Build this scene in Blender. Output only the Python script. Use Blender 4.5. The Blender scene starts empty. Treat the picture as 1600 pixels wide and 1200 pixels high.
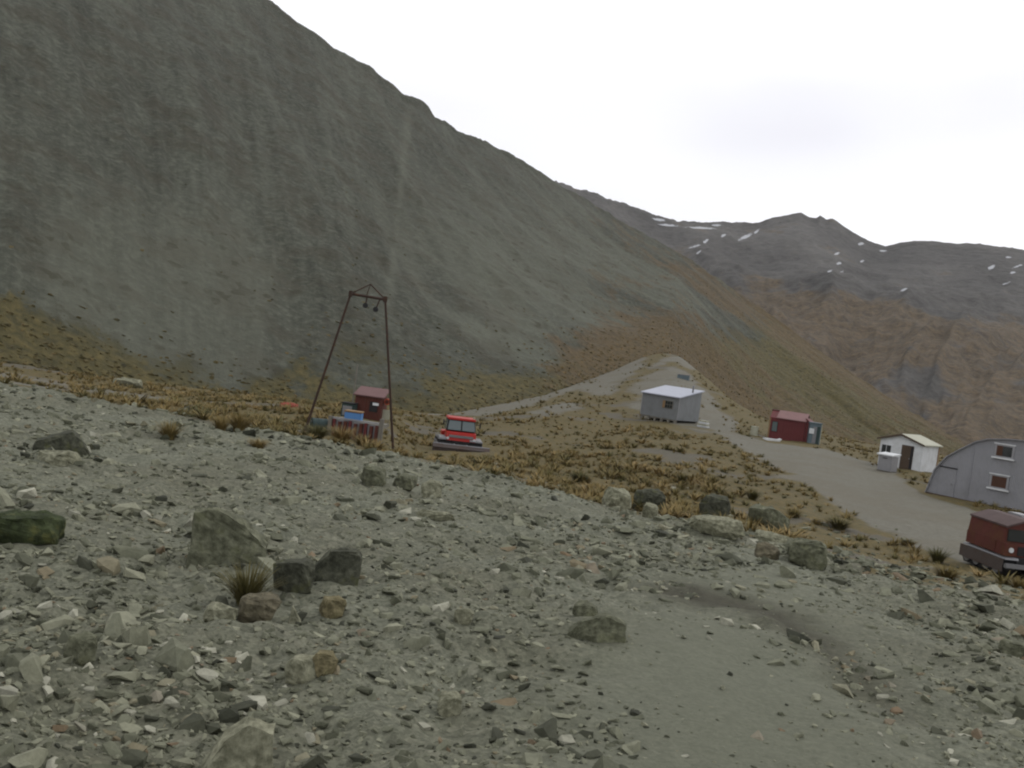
import bpy, bmesh, math, random
import numpy as np
from mathutils import Vector, Matrix
random.seed(7); rng = np.random.default_rng(7)
scene = bpy.context.scene
col = scene.collection
R = math.radians

# ------------------------------------------------------------------ camera
W0, H0, FPX = 1600.0, 1200.0, 1500.0      # photograph size and focal length in photograph pixels
ROLL, PITCH, CZ = R(7.5), math.atan(60/1500), 8.0
_F = Vector((0, math.cos(PITCH), -math.sin(PITCH)))
_R0 = Vector((1, 0, 0)); _U0 = Vector((0, math.sin(PITCH), math.cos(PITCH)))
_RI = math.cos(ROLL)*_R0 + math.sin(ROLL)*_U0
_UI = -math.sin(ROLL)*_R0 + math.cos(ROLL)*_U0
cd = bpy.data.cameras.new('camera'); cam = bpy.data.objects.new('camera', cd); col.objects.link(cam)
cd.sensor_width = 36; cd.lens = 36*FPX/W0; cd.clip_start = 0.1; cd.clip_end = 20000
m = Matrix.Identity(4)
for i in range(3):
    m[i][0] = _RI[i]; m[i][1] = _UI[i]; m[i][2] = -_F[i]
m[2][3] = CZ
cam.matrix_world = m
scene.camera = cam

# ------------------------------------------------------------------ world, sun, exposure
SUN_AZ, SUN_EL = R(55), R(42)              # azimuth clockwise from the view direction (+Y)
w = bpy.data.worlds.new('World'); scene.world = w; w.use_nodes = True
nt = w.node_tree; nt.nodes.clear()
out = nt.nodes.new('ShaderNodeOutputWorld'); bg = nt.nodes.new('ShaderNodeBackground')
sky = nt.nodes.new('ShaderNodeTexSky'); sky.sky_type = 'NISHITA'; sky.sun_disc = False
sky.sun_elevation = SUN_EL; sky.sun_rotation = SUN_AZ
sc_ = nt.nodes.new('ShaderNodeMix'); sc_.data_type = 'RGBA'; sc_.blend_type = 'MULTIPLY'; sc_.inputs[0].default_value = 1
sc_.inputs[7].default_value = (0.10, 0.10, 0.10, 1)
nt.links.new(sky.outputs[0], sc_.inputs[6])
tc = nt.nodes.new('ShaderNodeTexCoord')
mp = nt.nodes.new('ShaderNodeMapping'); mp.inputs['Scale'].default_value = (1.0, 1.0, 2.2); mp.inputs['Location'].default_value = (6.1, 0.9, 2.2)
nz = nt.nodes.new('ShaderNodeTexNoise'); nz.inputs['Scale'].default_value = 1.7; nz.inputs['Detail'].default_value = 3.5; nz.inputs['Roughness'].default_value = 0.4
rp = nt.nodes.new('ShaderNodeValToRGB')
rp.color_ramp.elements[0].position = 0.33; rp.color_ramp.elements[0].color = (0.93, 0.92, 0.985, 1)
rp.color_ramp.elements[1].position = 0.50; rp.color_ramp.elements[1].color = (1.12, 1.12, 1.14, 1)
nt.links.new(tc.outputs['Generated'], mp.inputs[0]); nt.links.new(mp.outputs[0], nz.inputs['Vector']); nt.links.new(nz.outputs[0], rp.inputs[0])
mx = nt.nodes.new('ShaderNodeMix'); mx.data_type = 'RGBA'; mx.inputs[0].default_value = 0.93
nt.links.new(sc_.outputs[2], mx.inputs[6]); nt.links.new(rp.outputs[0], mx.inputs[7])
nt.links.new(mx.outputs[2], bg.inputs[0]); bg.inputs[1].default_value = 1.0
nt.links.new(bg.outputs[0], out.inputs[0])
sd = bpy.data.lights.new('sun', 'SUN'); so = bpy.data.objects.new('sun', sd); col.objects.link(so)
sd.energy = 0.7; sd.angle = R(14); sd.color = (1, 0.96, 0.9)
so.rotation_euler = (math.pi/2 - SUN_EL, 0, math.pi - SUN_AZ)
so.location = (60, 40, 120)
vs = scene.view_settings
vs.view_transform = 'Standard'; vs.look = 'None'; vs.exposure = 0.0; vs.gamma = 1.0; vs.use_curve_mapping = False
scene.cycles.use_denoising = True
scene.cycles.filter_width = 2.1            # a soft phone-camera lens
scene.cycles.max_bounces = 5; scene.cycles.diffuse_bounces = 3

# ------------------------------------------------------------------ pixel <-> world
RIn, UIn, Fn = (np.array(v) for v in (_RI, _UI, _F))
def ray(x, y):
    """photograph pixel -> (azimuth, tangent of elevation)"""
    u = (np.asarray(x, float)-W0/2)/FPX; v = (np.asarray(y, float)-H0/2)/FPX
    d = Fn + u[..., None]*RIn - v[..., None]*UIn
    return np.arctan2(d[..., 0], d[..., 1]), d[..., 2]/np.hypot(d[..., 0], d[..., 1])
def proj(P):
    q = P - np.array([0, 0, CZ])
    f = q@Fn; f = np.where(f < 0.05, 0.05, f)
    return W0/2 + FPX*(q@RIn)/f, H0/2 - FPX*(q@UIn)/f
def at(x, y, r):
    a, t = ray(x, y)
    return np.array([r*math.sin(a), r*math.cos(a), CZ + r*float(t)])
def smooth(e0, e1, x):
    t = np.clip((x-e0)/(e1-e0), 0, 1); return t*t*(3-2*t)

# ------------------------------------------------------------------ noise
def _hash(i, j, s):
    n = (i.astype(np.int64)*374761393 + j.astype(np.int64)*668265263 + s*1442695041) & 0xffffffff
    n = ((n ^ (n >> 13))*1274126177) & 0xffffffff
    return ((n ^ (n >> 16)) & 0xffffff)/float(0xffffff)*2-1
def vnoise(x, y, s=0):
    i = np.floor(x); j = np.floor(y); fx = x-i; fy = y-j
    fx = fx*fx*fx*(fx*(fx*6-15)+10); fy = fy*fy*fy*(fy*(fy*6-15)+10)
    a = _hash(i, j, s); b = _hash(i+1, j, s); c = _hash(i, j+1, s); d = _hash(i+1, j+1, s)
    return (a*(1-fx)+b*fx)*(1-fy)+(c*(1-fx)+d*fx)*fy
def fbm(x, y, o=4, s=0, g=0.5):
    t = 0; a = 1; n = 0
    for k in range(o):
        t = t + a*vnoise(x*2**k+17.3*k, y*2**k-9.1*k, s+k*31); n += a; a *= g
    return t/n
def ridged(x, y, o=4, s=0):
    t = 0; a = 1; n = 0
    for k in range(o):
        t = t + a*(1-2*np.abs(vnoise(x*2**k+5.3*k, y*2**k-3.7*k, s+k*17))); n += a; a *= 0.5
    return t/n

# ------------------------------------------------------------------ mesh helpers
def fast_mesh(name, V, Fc, attrs=None, uv=None, smooth_shade=False):
    """V (n,3), Fc (m,k) with k = 3 or 4; attrs: name -> per-vertex floats"""
    V = np.ascontiguousarray(V, np.float32); Fc = np.ascontiguousarray(Fc, np.int32)
    me = bpy.data.meshes.new(name); k = Fc.shape[1]
    me.vertices.add(len(V)); me.vertices.foreach_set('co', V.ravel())
    me.loops.add(Fc.size); me.loops.foreach_set('vertex_index', Fc.ravel())
    me.polygons.add(len(Fc)); me.polygons.foreach_set('loop_start', np.arange(0, Fc.size, k, dtype=np.int32))
    me.polygons.foreach_set('use_smooth', np.full(len(Fc), smooth_shade, bool))
    me.update(calc_edges=True)
    for n, a in (attrs or {}).items():
        at_ = me.attributes.new(n, 'FLOAT', 'POINT'); at_.data.foreach_set('value', np.ascontiguousarray(a, np.float32).ravel())
    if uv is not None:
        ul = me.uv_layers.new(name='UVMap'); ul.data.foreach_set('uv', np.ascontiguousarray(uv[Fc.ravel()], np.float32).ravel())
    return me
def link(name, me, mat=None, parent=None, **props):
    o = bpy.data.objects.new(name, me); col.objects.link(o)
    if mat is not None and me is not None and not me.materials: me.materials.append(mat)
    if parent is not None: o.parent = parent
    for k, v in props.items(): o[k] = v
    return o
def grid_faces(na, nr):
    i = np.arange(na-1)[:, None]*nr + np.arange(nr-1)[None, :]
    return np.stack([i, i+nr, i+nr+1, i+1], -1).reshape(-1, 4)
def submesh(V, Fc, attrs, uv, keep):
    f = Fc[keep]; used = np.unique(f); mp_ = np.full(len(V), -1); mp_[used] = np.arange(len(used))
    return V[used], mp_[f], {k: a[used] for k, a in attrs.items()}, (uv[used] if uv is not None else None)

# ------------------------------------------------------------------ materials
def srgb(r, g, b):
    f = lambda c: (c/255/12.92 if c/255 <= 0.04045 else ((c/255+0.055)/1.055)**2.4)
    return (f(r), f(g), f(b), 1)
class NT:
    def __init__(s, name):
        s.m = bpy.data.materials.new(name); s.m.use_nodes = True; s.t = s.m.node_tree; s.t.nodes.clear()
        s.o = s.t.nodes.new('ShaderNodeOutputMaterial'); s.b = s.t.nodes.new('ShaderNodeBsdfPrincipled')
        s.t.links.new(s.b.outputs[0], s.o.inputs[0])
        s.b.inputs['Roughness'].default_value = 0.9; s.b.inputs['Specular IOR Level'].default_value = 0.25
    def n(s, t, **kw):
        x = s.t.nodes.new(t)
        for k, v in kw.items(): setattr(x, k, v)
        return x
    def l(s, a, b): s.t.links.new(a, b)
    def inp(s, node, i, v):
        if hasattr(v, 'links') or hasattr(v, 'is_linked'): s.l(v, node.inputs[i])
        else: node.inputs[i].default_value = v
    def pos(s): return s.n('ShaderNodeNewGeometry').outputs['Position']
    def obj(s): return s.n('ShaderNodeTexCoord').outputs['Object']
    def uv(s): return s.n('ShaderNodeTexCoord').outputs['UV']
    def attr(s, name): return s.n('ShaderNodeAttribute', attribute_name=name).outputs['Fac']
    def noise(s, vec, scale, detail=4, rough=0.55, sx=(1, 1, 1)):
        x = s.n('ShaderNodeTexNoise'); x.inputs['Scale'].default_value = scale; x.inputs['Detail'].default_value = detail; x.inputs['Roughness'].default_value = rough
        if sx != (1, 1, 1):
            mp_ = s.n('ShaderNodeMapping'); mp_.inputs['Scale'].default_value = sx; s.l(vec, mp_.inputs[0]); vec = mp_.outputs[0]
        s.l(vec, x.inputs['Vector']); return x.outputs[0]
    def vor(s, vec, scale, out='Color'):
        x = s.n('ShaderNodeTexVoronoi'); x.inputs['Scale'].default_value = scale; s.l(vec, x.inputs['Vector']); return x.outputs[out]
    def ramp(s, fac, stops):
        x = s.n('ShaderNodeValToRGB'); e = x.color_ramp.elements
        while len(e) < len(stops): e.new(0.5)
        for el, (p, c) in zip(e, stops):
            el.position = p; el.color = c if len(c) == 4 else (*c, 1)
        s.l(fac, x.inputs[0]); return x.outputs[0]
    def rampf(s, fac, a, b): return s.ramp(fac, [(a, (0, 0, 0, 1)), (b, (1, 1, 1, 1))])
    def mix(s, fac, a, b, mode='MIX'):
        x = s.n('ShaderNodeMix', data_type='RGBA', blend_type=mode); s.inp(x, 0, fac); s.inp(x, 6, a); s.inp(x, 7, b); return x.outputs[2]
    def math(s, op, a, b=0.0, clamp=False):
        x = s.n('ShaderNodeMath', operation=op, use_clamp=clamp); s.inp(x, 0, a); s.inp(x, 1, b); return x.outputs[0]
    def bump(s, h, dist, strength=1.0):
        x = s.n('ShaderNodeBump'); x.inputs['Distance'].default_value = dist; x.inputs['Strength'].default_value = strength
        s.l(h, x.inputs['Height']); s.l(x.outputs[0], s.b.inputs['Normal']); return x
    def color(s, c): s.inp(s.b, 'Base Color', c); return s.m

def ground_material():
    s = NT('ground'); p = s.pos()
    grass, road, bench, smear_arc = s.attr('grass'), s.attr('road'), s.attr('bench'), s.attr('smear_arc')
    n1 = s.noise(p, 0.25, 5); n2 = s.noise(p, 2.5, 6, 0.65); n3 = s.noise(p, 14, 6, 0.7)
    st = s.vor(p, 9); st2 = s.vor(p, 26)
    gv = s.ramp(n3, [(0.32, (0.05, 0.052, 0.038)), (0.5, (0.14, 0.143, 0.11)), (0.7, (0.28, 0.28, 0.225))])
    bw = s.n('ShaderNodeSeparateColor'); s.l(st, bw.inputs[0]); bw2 = s.n('ShaderNodeSeparateColor'); s.l(st2, bw2.inputs[0])
    gv = s.mix(0.55, gv, s.ramp(bw.outputs[0], [(0, (0.06, 0.063, 0.052)), (0.5, (0.14, 0.145, 0.12)), (0.9, (0.22, 0.215, 0.18)), (1, (0.33, 0.32, 0.28))]))
    gv = s.mix(0.4, gv, s.ramp(bw2.outputs[0], [(0, (0.07, 0.07, 0.058)), (1, (0.24, 0.24, 0.205))]))
    gv = s.mix(s.rampf(n1, 0.4, 0.65), gv, s.mix(1.0, gv, (0.85, 0.82, 0.78, 1), 'MULTIPLY'))
    hollow = s.math('MULTIPLY', s.rampf(s.noise(p, 0.9, 5, 0.6), 0.5, 0.68), 0.35)  # shade of gaps between stones, painted in as random dark patches
    gv = s.mix(hollow, gv, s.mix(1.0, gv, (0.5, 0.5, 0.48, 1), 'MULTIPLY'))
    smear_silt = s.ramp(n3, [(0.3, (0.115, 0.118, 0.095)), (0.7, (0.16, 0.162, 0.134))])
    gv = s.mix(s.math('MULTIPLY', s.attr('smear_fines'), 0.85), gv, smear_silt)  # smooth tone of the wet-lens smear, drawn as fine ground
    rd = s.ramp(n2, [(0.25, (0.095, 0.09, 0.067)), (0.55, (0.135, 0.129, 0.1)), (0.8, (0.19, 0.183, 0.148))])
    rd = s.mix(0.3, rd, s.ramp(n3, [(0.35, (0.06, 0.057, 0.043)), (0.65, (0.22, 0.212, 0.172))]))
    rd = s.mix(s.math('MULTIPLY', s.rampf(n1, 0.45, 0.6), 0.4), rd, (0.115, 0.1, 0.068, 1))
    gr = s.ramp(n2, [(0.28, (0.06, 0.056, 0.02)), (0.5, (0.125, 0.095, 0.034)), (0.72, (0.185, 0.13, 0.047))])
    gr = s.mix(s.rampf(n3, 0.44, 0.62), gr, (0.05, 0.046, 0.019, 1)); gr = s.mix(s.math('MULTIPLY', s.rampf(s.noise(p, 0.5, 5, 0.65), 0.5, 0.64), 0.3), gr, (0.1, 0.09, 0.06, 1))
    earth = s.ramp(n3, [(0.3, (0.055, 0.05, 0.034)), (0.7, (0.135, 0.122, 0.09))])
    gv = s.mix(1.0, gv, (0.88, 0.905, 0.79, 1), 'MULTIPLY')
    base = s.mix(bench, earth, gv)
    gm = s.math('MULTIPLY', s.rampf(s.math('ADD', s.math('MULTIPLY', grass, 1.0), s.math('MULTIPLY', s.math('SUBTRACT', n2, 0.5), 1.3)), 0.35, 0.65), 1.0)
    base = s.mix(gm, base, gr)
    rm = s.rampf(s.math('ADD', road, s.math('MULTIPLY', s.math('SUBTRACT', n2, 0.5), 0.9)), 0.35, 0.65)
    base = s.mix(rm, base, rd)
    base = s.mix(smear_arc, base, s.mix(1.0, base, (0.4, 0.37, 0.33, 1), 'MULTIPLY'))  # the lens smear's dark arc, painted into the ground colour
    h = s.math('ADD', s.math('MULTIPLY', n3, 0.6), s.math('MULTIPLY', bw.outputs[0], 0.25))
    s.bump(h, 0.05, 0.8)
    return s.color(base)

def hill_material():
    s = NT('hillside'); uv = s.uv(); p = s.pos()
    grass, orange, pale = s.attr('grass'), s.attr('orange'), s.attr('pale')
    warp = s.noise(p, 0.035, 3)
    st = s.noise(uv, 0.07, 6, 0.62, (1, 0.14, 1)); st2 = s.noise(uv, 0.3, 6, 0.68, (1, 0.16, 1))
    fine = s.noise(p, 0.9, 6, 0.72); mid = s.noise(p, 0.12, 6, 0.65)
    sp = s.vor(p, 0.8); sepv = s.n('ShaderNodeSeparateColor'); s.l(sp, sepv.inputs[0])
    scree = s.ramp(st, [(0.36, (0.034, 0.035, 0.026)), (0.48, (0.06, 0.062, 0.049)), (0.6, (0.112, 0.116, 0.095))])
    scree = s.mix(0.5, scree, s.ramp(st2, [(0.38, (0.03, 0.03, 0.021)), (0.6, (0.11, 0.113, 0.093))]))
    scree = s.mix(0.4, scree, s.ramp(fine, [(0.36, (0.017, 0.018, 0.013)), (0.5, (0.066, 0.068, 0.054)), (0.66, (0.18, 0.182, 0.152))]))
    brown = s.math('MULTIPLY', s.rampf(mid, 0.48, 0.6), 0.55); scree = s.mix(brown, scree, (0.058, 0.049, 0.034, 1))
    scree = s.mix(s.math('MULTIPLY', pale, 0.7), scree, (0.155, 0.155, 0.128, 1))
    veg = s.ramp(fine, [(0.3, (0.04, 0.038, 0.016)), (0.5, (0.095, 0.078, 0.031)), (0.72, (0.16, 0.122, 0.05))])
    org = s.ramp(fine, [(0.3, (0.05, 0.036, 0.019)), (0.55, (0.125, 0.081, 0.039)), (0.75, (0.18, 0.115, 0.056))])
    gm = s.rampf(s.math('ADD', grass, s.math('ADD', s.math('MULTIPLY', s.math('SUBTRACT', mid, 0.5), 1.5), s.math('MULTIPLY', s.math('SUBTRACT', fine, 0.5), 0.9))), 0.42, 0.62)
    om = s.rampf(s.math('ADD', orange, s.math('ADD', s.math('MULTIPLY', s.math('SUBTRACT', st2, 0.5), 1.4), s.math('MULTIPLY', s.math('SUBTRACT', mid, 0.5), 1.2))), 0.35, 0.7)
    veg = s.mix(s.rampf(grass, 0.3, 0.75), (0.05, 0.05, 0.025, 1), veg)
    base = s.mix(s.math('MULTIPLY', gm, s.ramp(grass, [(0.3, (0.6, 0.6, 0.6)), (0.75, (1, 1, 1))])), scree, veg)
    base = s.mix(s.math('MULTIPLY', om, 0.8), base, org)
    base = s.mix(1.0, base, (0.78, 0.81, 0.73, 1), 'MULTIPLY')
    # scattered dark tufts and stones
    tuft = s.math('MULTIPLY', s.rampf(sepv.outputs[1], 0.86, 0.9), s.rampf(mid, 0.42, 0.6))
    base = s.mix(s.math('MULTIPLY', tuft, 0.5), base, (0.03, 0.028, 0.013, 1))
    s.bump(s.math('ADD', fine, s.math('MULTIPLY', st2, 0.8)), 0.7, 0.7)
    return s.color(base)

def far_material():
    s = NT('far_mountain'); uv = s.uv(); p = s.pos()
    orange, snow = s.attr('orange'), s.attr('snow'); fz_ = s.noise(p, 0.5, 3, 0.6)
    st = s.noise(uv, 0.02, 5, 0.6, (1, 0.3, 1)); mid = s.noise(p, 0.02, 6, 0.65); fine = s.noise(p, 0.12, 6, 0.7)
    rock = s.ramp(st, [(0.36, (0.036, 0.034, 0.03)), (0.5, (0.062, 0.058, 0.052)), (0.64, (0.105, 0.1, 0.09))])
    rock = s.mix(0.4, rock, s.ramp(fine, [(0.36, (0.024, 0.023, 0.021)), (0.64, (0.115, 0.108, 0.098))]))
    org = s.ramp(s.math('ADD', s.math('MULTIPLY', fine, 0.55), s.math('MULTIPLY', fz_, 0.45)), [(0.38, (0.038, 0.029, 0.016)), (0.6, (0.125, 0.086, 0.043))])
    om = s.rampf(s.math('ADD', orange, s.math('ADD', s.math('MULTIPLY', s.math('SUBTRACT', mid, 0.5), 2.6), s.math('MULTIPLY', s.math('SUBTRACT', st, 0.5), 2.0))), 0.35, 0.7)
    base = s.mix(s.math('MULTIPLY', om, 0.85), rock, org)
    sm = s.rampf(s.math('ADD', snow, s.math('ADD', s.math('MULTIPLY', s.math('SUBTRACT', fz_, 0.5), 0.9), s.math('MULTIPLY', s.math('SUBTRACT', fine, 0.5), 1.6))), 0.45, 0.6)
    base = s.mix(s.math('MULTIPLY', sm, 0.72), base, (0.55, 0.57, 0.6, 1))
    s.bump(s.math('ADD', fine, st), 4.0, 0.7)
    return s.color(base)

def stone_material(name, per_object):
    s = NT(name)
    rnd = s.n('ShaderNodeObjectInfo').outputs['Random'] if per_object else s.attr('rnd')
    p = s.pos()
    c = s.ramp(rnd, [(0.0, (0.038, 0.04, 0.03)), (0.2, (0.09, 0.093, 0.07)), (0.5, (0.175, 0.178, 0.14)), (0.8, (0.26, 0.258, 0.208)), (0.87, (0.2, 0.175, 0.125)), (0.9, (0.18, 0.125, 0.085)), (0.92, (0.25, 0.245, 0.215)), (1.0, (0.42, 0.41, 0.365))])
    n = s.noise(p, 7, 6, 0.7)
    c = s.mix(1.0, c, s.ramp(n, [(0.25, (0.55, 0.56, 0.48)), (0.7, (1.08, 1.09, 0.96))]), 'MULTIPLY')
    s.bump(s.noise(p, 22, 5, 0.7), 0.02, 0.6)
    return s.color(c)
def boulder_material(name, c0, c1, lichen=0.3):
    s = NT(name); p = s.obj()
    n = s.noise(p, 2.2, 7, 0.68); n2 = s.noise(p, 9, 6, 0.7); n3 = s.noise(p, 4, 3, 0.5)
    c = s.ramp(n, [(0.28, c0), (0.7, c1)])
    c = s.mix(s.rampf(n2, 0.38, 0.62), s.mix(1.0, c, (0.5, 0.5, 0.47, 1), 'MULTIPLY'), c)
    c = s.mix(s.math('MULTIPLY', s.rampf(n3, 0.58, 0.66), lichen), c, (0.075, 0.08, 0.03, 1))
    c = s.mix(1.0, c, (0.97, 0.97, 0.83, 1), 'MULTIPLY')
    s.bump(s.math('ADD', n, s.math('MULTIPLY', n2, 0.5)), 0.06, 0.8)
    return s.color(c)
def grass_material(name, per_object, stops):
    s = NT(name)
    rnd = s.n('ShaderNodeObjectInfo').outputs['Random'] if per_object else s.attr('rnd')
    c = s.ramp(rnd, stops)
    n = s.noise(s.pos(), 6, 4, 0.6)
    c = s.mix(1.0, c, s.ramp(n, [(0.3, (0.65, 0.68, 0.6)), (0.7, (1.2, 1.15, 1.05))]), 'MULTIPLY')
    s.b.inputs['Roughness'].default_value = 0.8
    return s.color(c)
def paint(name, c, rough=0.6, dirt=0.35, metal=0.0, scale=1.5, rust=0.0, ribs=0.0, rib_axis='X', planks=0.0):
    s = NT(name); p = s.obj()
    n = s.noise(p, scale, 6, 0.65); n2 = s.noise(p, scale*7, 4, 0.6)
    d = s.mix(1.0, c, (0.55, 0.53, 0.48, 1), 'MULTIPLY')
    base = s.mix(s.math('MULTIPLY', s.rampf(n, 0.42, 0.75), dirt), c, d)
    base = s.mix(s.math('MULTIPLY', s.rampf(n2, 0.5, 0.8), dirt*0.6), base, d)
    if rust: base = s.mix(s.math('MULTIPLY', s.rampf(n, 0.5, 0.66), rust), base, (0.1, 0.042, 0.018, 1))
    if ribs:
        wv = s.n('ShaderNodeTexWave', wave_type='BANDS', bands_direction=rib_axis); wv.inputs['Scale'].default_value = ribs
        s.l(p, wv.inputs['Vector']); s.bump(wv.outputs[1], 0.03, 0.8)
    else: s.bump(n2, 0.012, 0.4)
    s.b.inputs['Roughness'].default_value = rough; s.b.inputs['Metallic'].default_value = metal
    return s.color(base)
def glass(name, c=(0.02, 0.024, 0.024, 1)):
    s = NT(name); s.b.inputs['Roughness'].default_value = 0.08; s.b.inputs['Specular IOR Level'].default_value = 0.5
    n = s.noise(s.obj(), 3, 3); s.b.inputs['Base Color'].default_value = c
    s.l(s.ramp(n, [(0.3, (0.06, 0.06, 0.06)), (0.8, (0.3, 0.3, 0.3))]), s.b.inputs['Roughness'])
    return s.m
M = {}
M['ground'] = ground_material(); M['hill'] = hill_material(); M['far'] = far_material()
M['stone_o'] = stone_material('stone', True); M['stone_s'] = stone_material('loose_stone', False)
OLIVE = [(0.0, (0.07, 0.07, 0.025)), (0.4, (0.14, 0.113, 0.043)), (0.75, (0.2, 0.148, 0.06)), (1.0, (0.26, 0.187, 0.083))]
M['tussock_o'] = grass_material('tussock', True, OLIVE); M['tussock_s'] = grass_material('tussock_field', False, OLIVE)
ORANGE = [(0.0, (0.032, 0.03, 0.014)), (0.35, (0.085, 0.07, 0.028)), (0.7, (0.14, 0.098, 0.042)), (1.0, (0.19, 0.12, 0.055))]
M['tussock_hill'] = grass_material('tussock_hillside', False, ORANGE)
M['b_grey'] = boulder_material('grey_rock', (0.08, 0.084, 0.062), (0.2, 0.205, 0.16))
M['b_pale'] = boulder_material('pale_rock', (0.17, 0.172, 0.135), (0.34, 0.335, 0.275), 0.12)
M['b_dark'] = boulder_material('dark_rock', (0.035, 0.038, 0.03), (0.11, 0.113, 0.092), 0.5)
M['b_ochre'] = boulder_material('ochre_rock', (0.12, 0.105, 0.065), (0.26, 0.225, 0.145), 0.25)
M['b_red'] = boulder_material('reddish_rock', (0.09, 0.08, 0.06), (0.18, 0.16, 0.122), 0.2)
M['b_moss'] = boulder_material('mossy_rock', (0.022, 0.033, 0.013), (0.06, 0.075, 0.035), 0.9)
M['steel_rust'] = paint('rusty_steel', (0.045, 0.028, 0.02, 1), 0.7, 0.5, 0.2, rust=0.5)
M['red_wall'] = paint('red_board', (0.085, 0.026, 0.018, 1), 0.7, 0.5, rust=0.2)
M['maroon'] = paint('maroon_sheet', (0.115, 0.024, 0.024, 1), 0.6, 0.4)
M['pink_roof'] = paint('faded_red_roof', (0.19, 0.1, 0.095, 1), 0.5, 0.35)
M['red_paint'] = paint('red_machine_paint', (0.4, 0.028, 0.022, 1), 0.4, 0.3)
M['red_faded'] = paint('faded_red_paint', (0.095, 0.029, 0.022, 1), 0.85, 0.9, rust=0.8)
M['roof_booth'] = paint('booth_roof', (0.14, 0.075, 0.072, 1), 0.7, 0.5)
M['roof_dull'] = paint('dull_red_roof', (0.085, 0.058, 0.055, 1), 0.8, 0.6)
M['grey_wall'] = paint('grey_clad', (0.185, 0.195, 0.198, 1), 0.6, 0.45, ribs=3.0)
M['arch_wall'] = paint('grey_corrugated', (0.25, 0.253, 0.268, 1), 0.6, 0.4, scale=0.6, ribs=2.6)
M['pale_roof'] = paint('zinc_roof', (0.35, 0.37, 0.43, 1), 0.4, 0.2)
M['white'] = paint('white_paint', (0.6, 0.62, 0.63, 1), 0.6, 0.5)
M['cream'] = paint('cream_paint', (0.34, 0.34, 0.26, 1), 0.55, 0.3)
M['brown'] = paint('brown_door', (0.075, 0.052, 0.035, 1), 0.7, 0.4)
M['timber'] = paint('weathered_timber', (0.16, 0.15, 0.125, 1), 0.8, 0.5)
M['tan'] = paint('tan_trim', (0.22, 0.14, 0.07, 1), 0.7, 0.3)
M['dark'] = paint('black_rubber', (0.02, 0.02, 0.02, 1), 0.8, 0.3)
M['metal'] = paint('dull_steel', (0.2, 0.2, 0.205, 1), 0.45, 0.4, 0.4)
M['silver'] = paint('silver_sheet', (0.27, 0.27, 0.28, 1), 0.4, 0.3, 0.3)
M['blade'] = paint('scraped_blade', (0.085, 0.07, 0.064, 1), 0.55, 0.4, 0.2, rust=0.25)
M['blue'] = paint('blue_plastic', (0.08, 0.2, 0.42, 1), 0.5, 0.2)
M['teal'] = paint('dark_teal', (0.028, 0.048, 0.045, 1), 0.6, 0.4)
M['bluegrey'] = paint('blue_grey_door', (0.1, 0.135, 0.15, 1), 0.5, 0.3)
M['orange_red'] = paint('orange_plastic', (0.36, 0.065, 0.03, 1), 0.6, 0.3)
M['redcloth'] = paint('red_tarpaulin', (0.26, 0.055, 0.035, 1), 0.8, 0.5)
M['glass'] = glass('dark_glass'); M['glass_painted_sky'] = glass('painted_sky_glass', (0.09, 0.115, 0.115, 1)); M['curtain'] = paint('brown_curtain', (0.07, 0.035, 0.022, 1), 0.9, 0.4)  # the second glass has reflected sky painted into its paler base colour

# ------------------------------------------------------------------ the near ground: a height field in polar steps round the camera's standpoint
def curve(pts, az):
    p = np.array(pts, float); a, t = ray(p[:, 0], p[:, 1]); o = np.argsort(a)
    return np.interp(az, a[o], p[o, 2]), np.interp(az, a[o], t[o])
E_ = [(-300, 560, 47), (0, 600, 42), (300, 655, 41), (480, 690, 39), (620, 714, 38), (780, 745, 36), (940, 792, 32), (1100, 822, 30), (1240, 862, 27), (1400, 905, 25), (1600, 937, 25), (1900, 1000, 25)]
P_ = [(-300, 552, 64), (0, 592, 60), (300, 640, 52), (475, 672, 46.5), (617, 711, 45.5), (780, 735, 46), (940, 775, 44), (1100, 800, 44), (1240, 832, 42), (1400, 872, 42), (1540, 897, 42), (1600, 908, 42), (1900, 980, 42)]
M_ = [(-300, 545, 80), (0, 583, 76), (300, 625, 76), (545, 648, 62), (610, 656, 63), (650, 702, 66), (770, 708, 66), (880, 690, 80), (1000, 657, 106), (1057, 663, 104), (1130, 672, 106), (1200, 685, 107), (1270, 692, 107), (1385, 735, 89), (1437, 735, 92), (1452, 769, 74), (1600, 808, 70), (1900, 880, 68)]
F_ = [(-300, 530, 100), (0, 565, 96), (300, 605, 106), (540, 635, 112), (700, 645, 116), (850, 615, 140), (960, 575, 180), (1005, 556, 193), (1035, 549, 197), (1065, 553, 192), (1100, 582, 172), (1150, 625, 150), (1200, 655, 140), (1350, 690, 135), (1450, 705, 130), (1600, 722, 125), (1900, 770, 120)]
azg = np.concatenate([np.linspace(-1.25, -0.62, 26)[:-1], np.linspace(-0.62, 0.62, 460), np.linspace(0.62, 1.25, 26)[1:]])
rg = np.exp(np.linspace(math.log(1.2), math.log(330), 640))
rE, tE = curve(E_, azg); rP, tP = curve(P_, azg); rM, tM = curve(M_, azg); rF, tF = curve(F_, azg)
NA, NR = len(azg), len(rg)
Zs = np.zeros((NA, NR))
right = smooth(0.14, 0.22, azg)
for i in range(NA):
    zF = tF[i]*rF[i]
    rs = [0.5, 8, 16, rE[i], rP[i], rM[i], rF[i], rF[i]*1.25, 500]
    zs = [-3.4, -3.55, -3.85, tE[i]*rE[i], tP[i]*rP[i], tM[i]*rM[i], zF, zF-3-9*right[i], zF-8-25*right[i]]
    Zs[i] = np.interp(rg, rs, zs)
ker = np.exp(-np.linspace(-2, 2, 15)**2); ker /= ker.sum()
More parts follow.
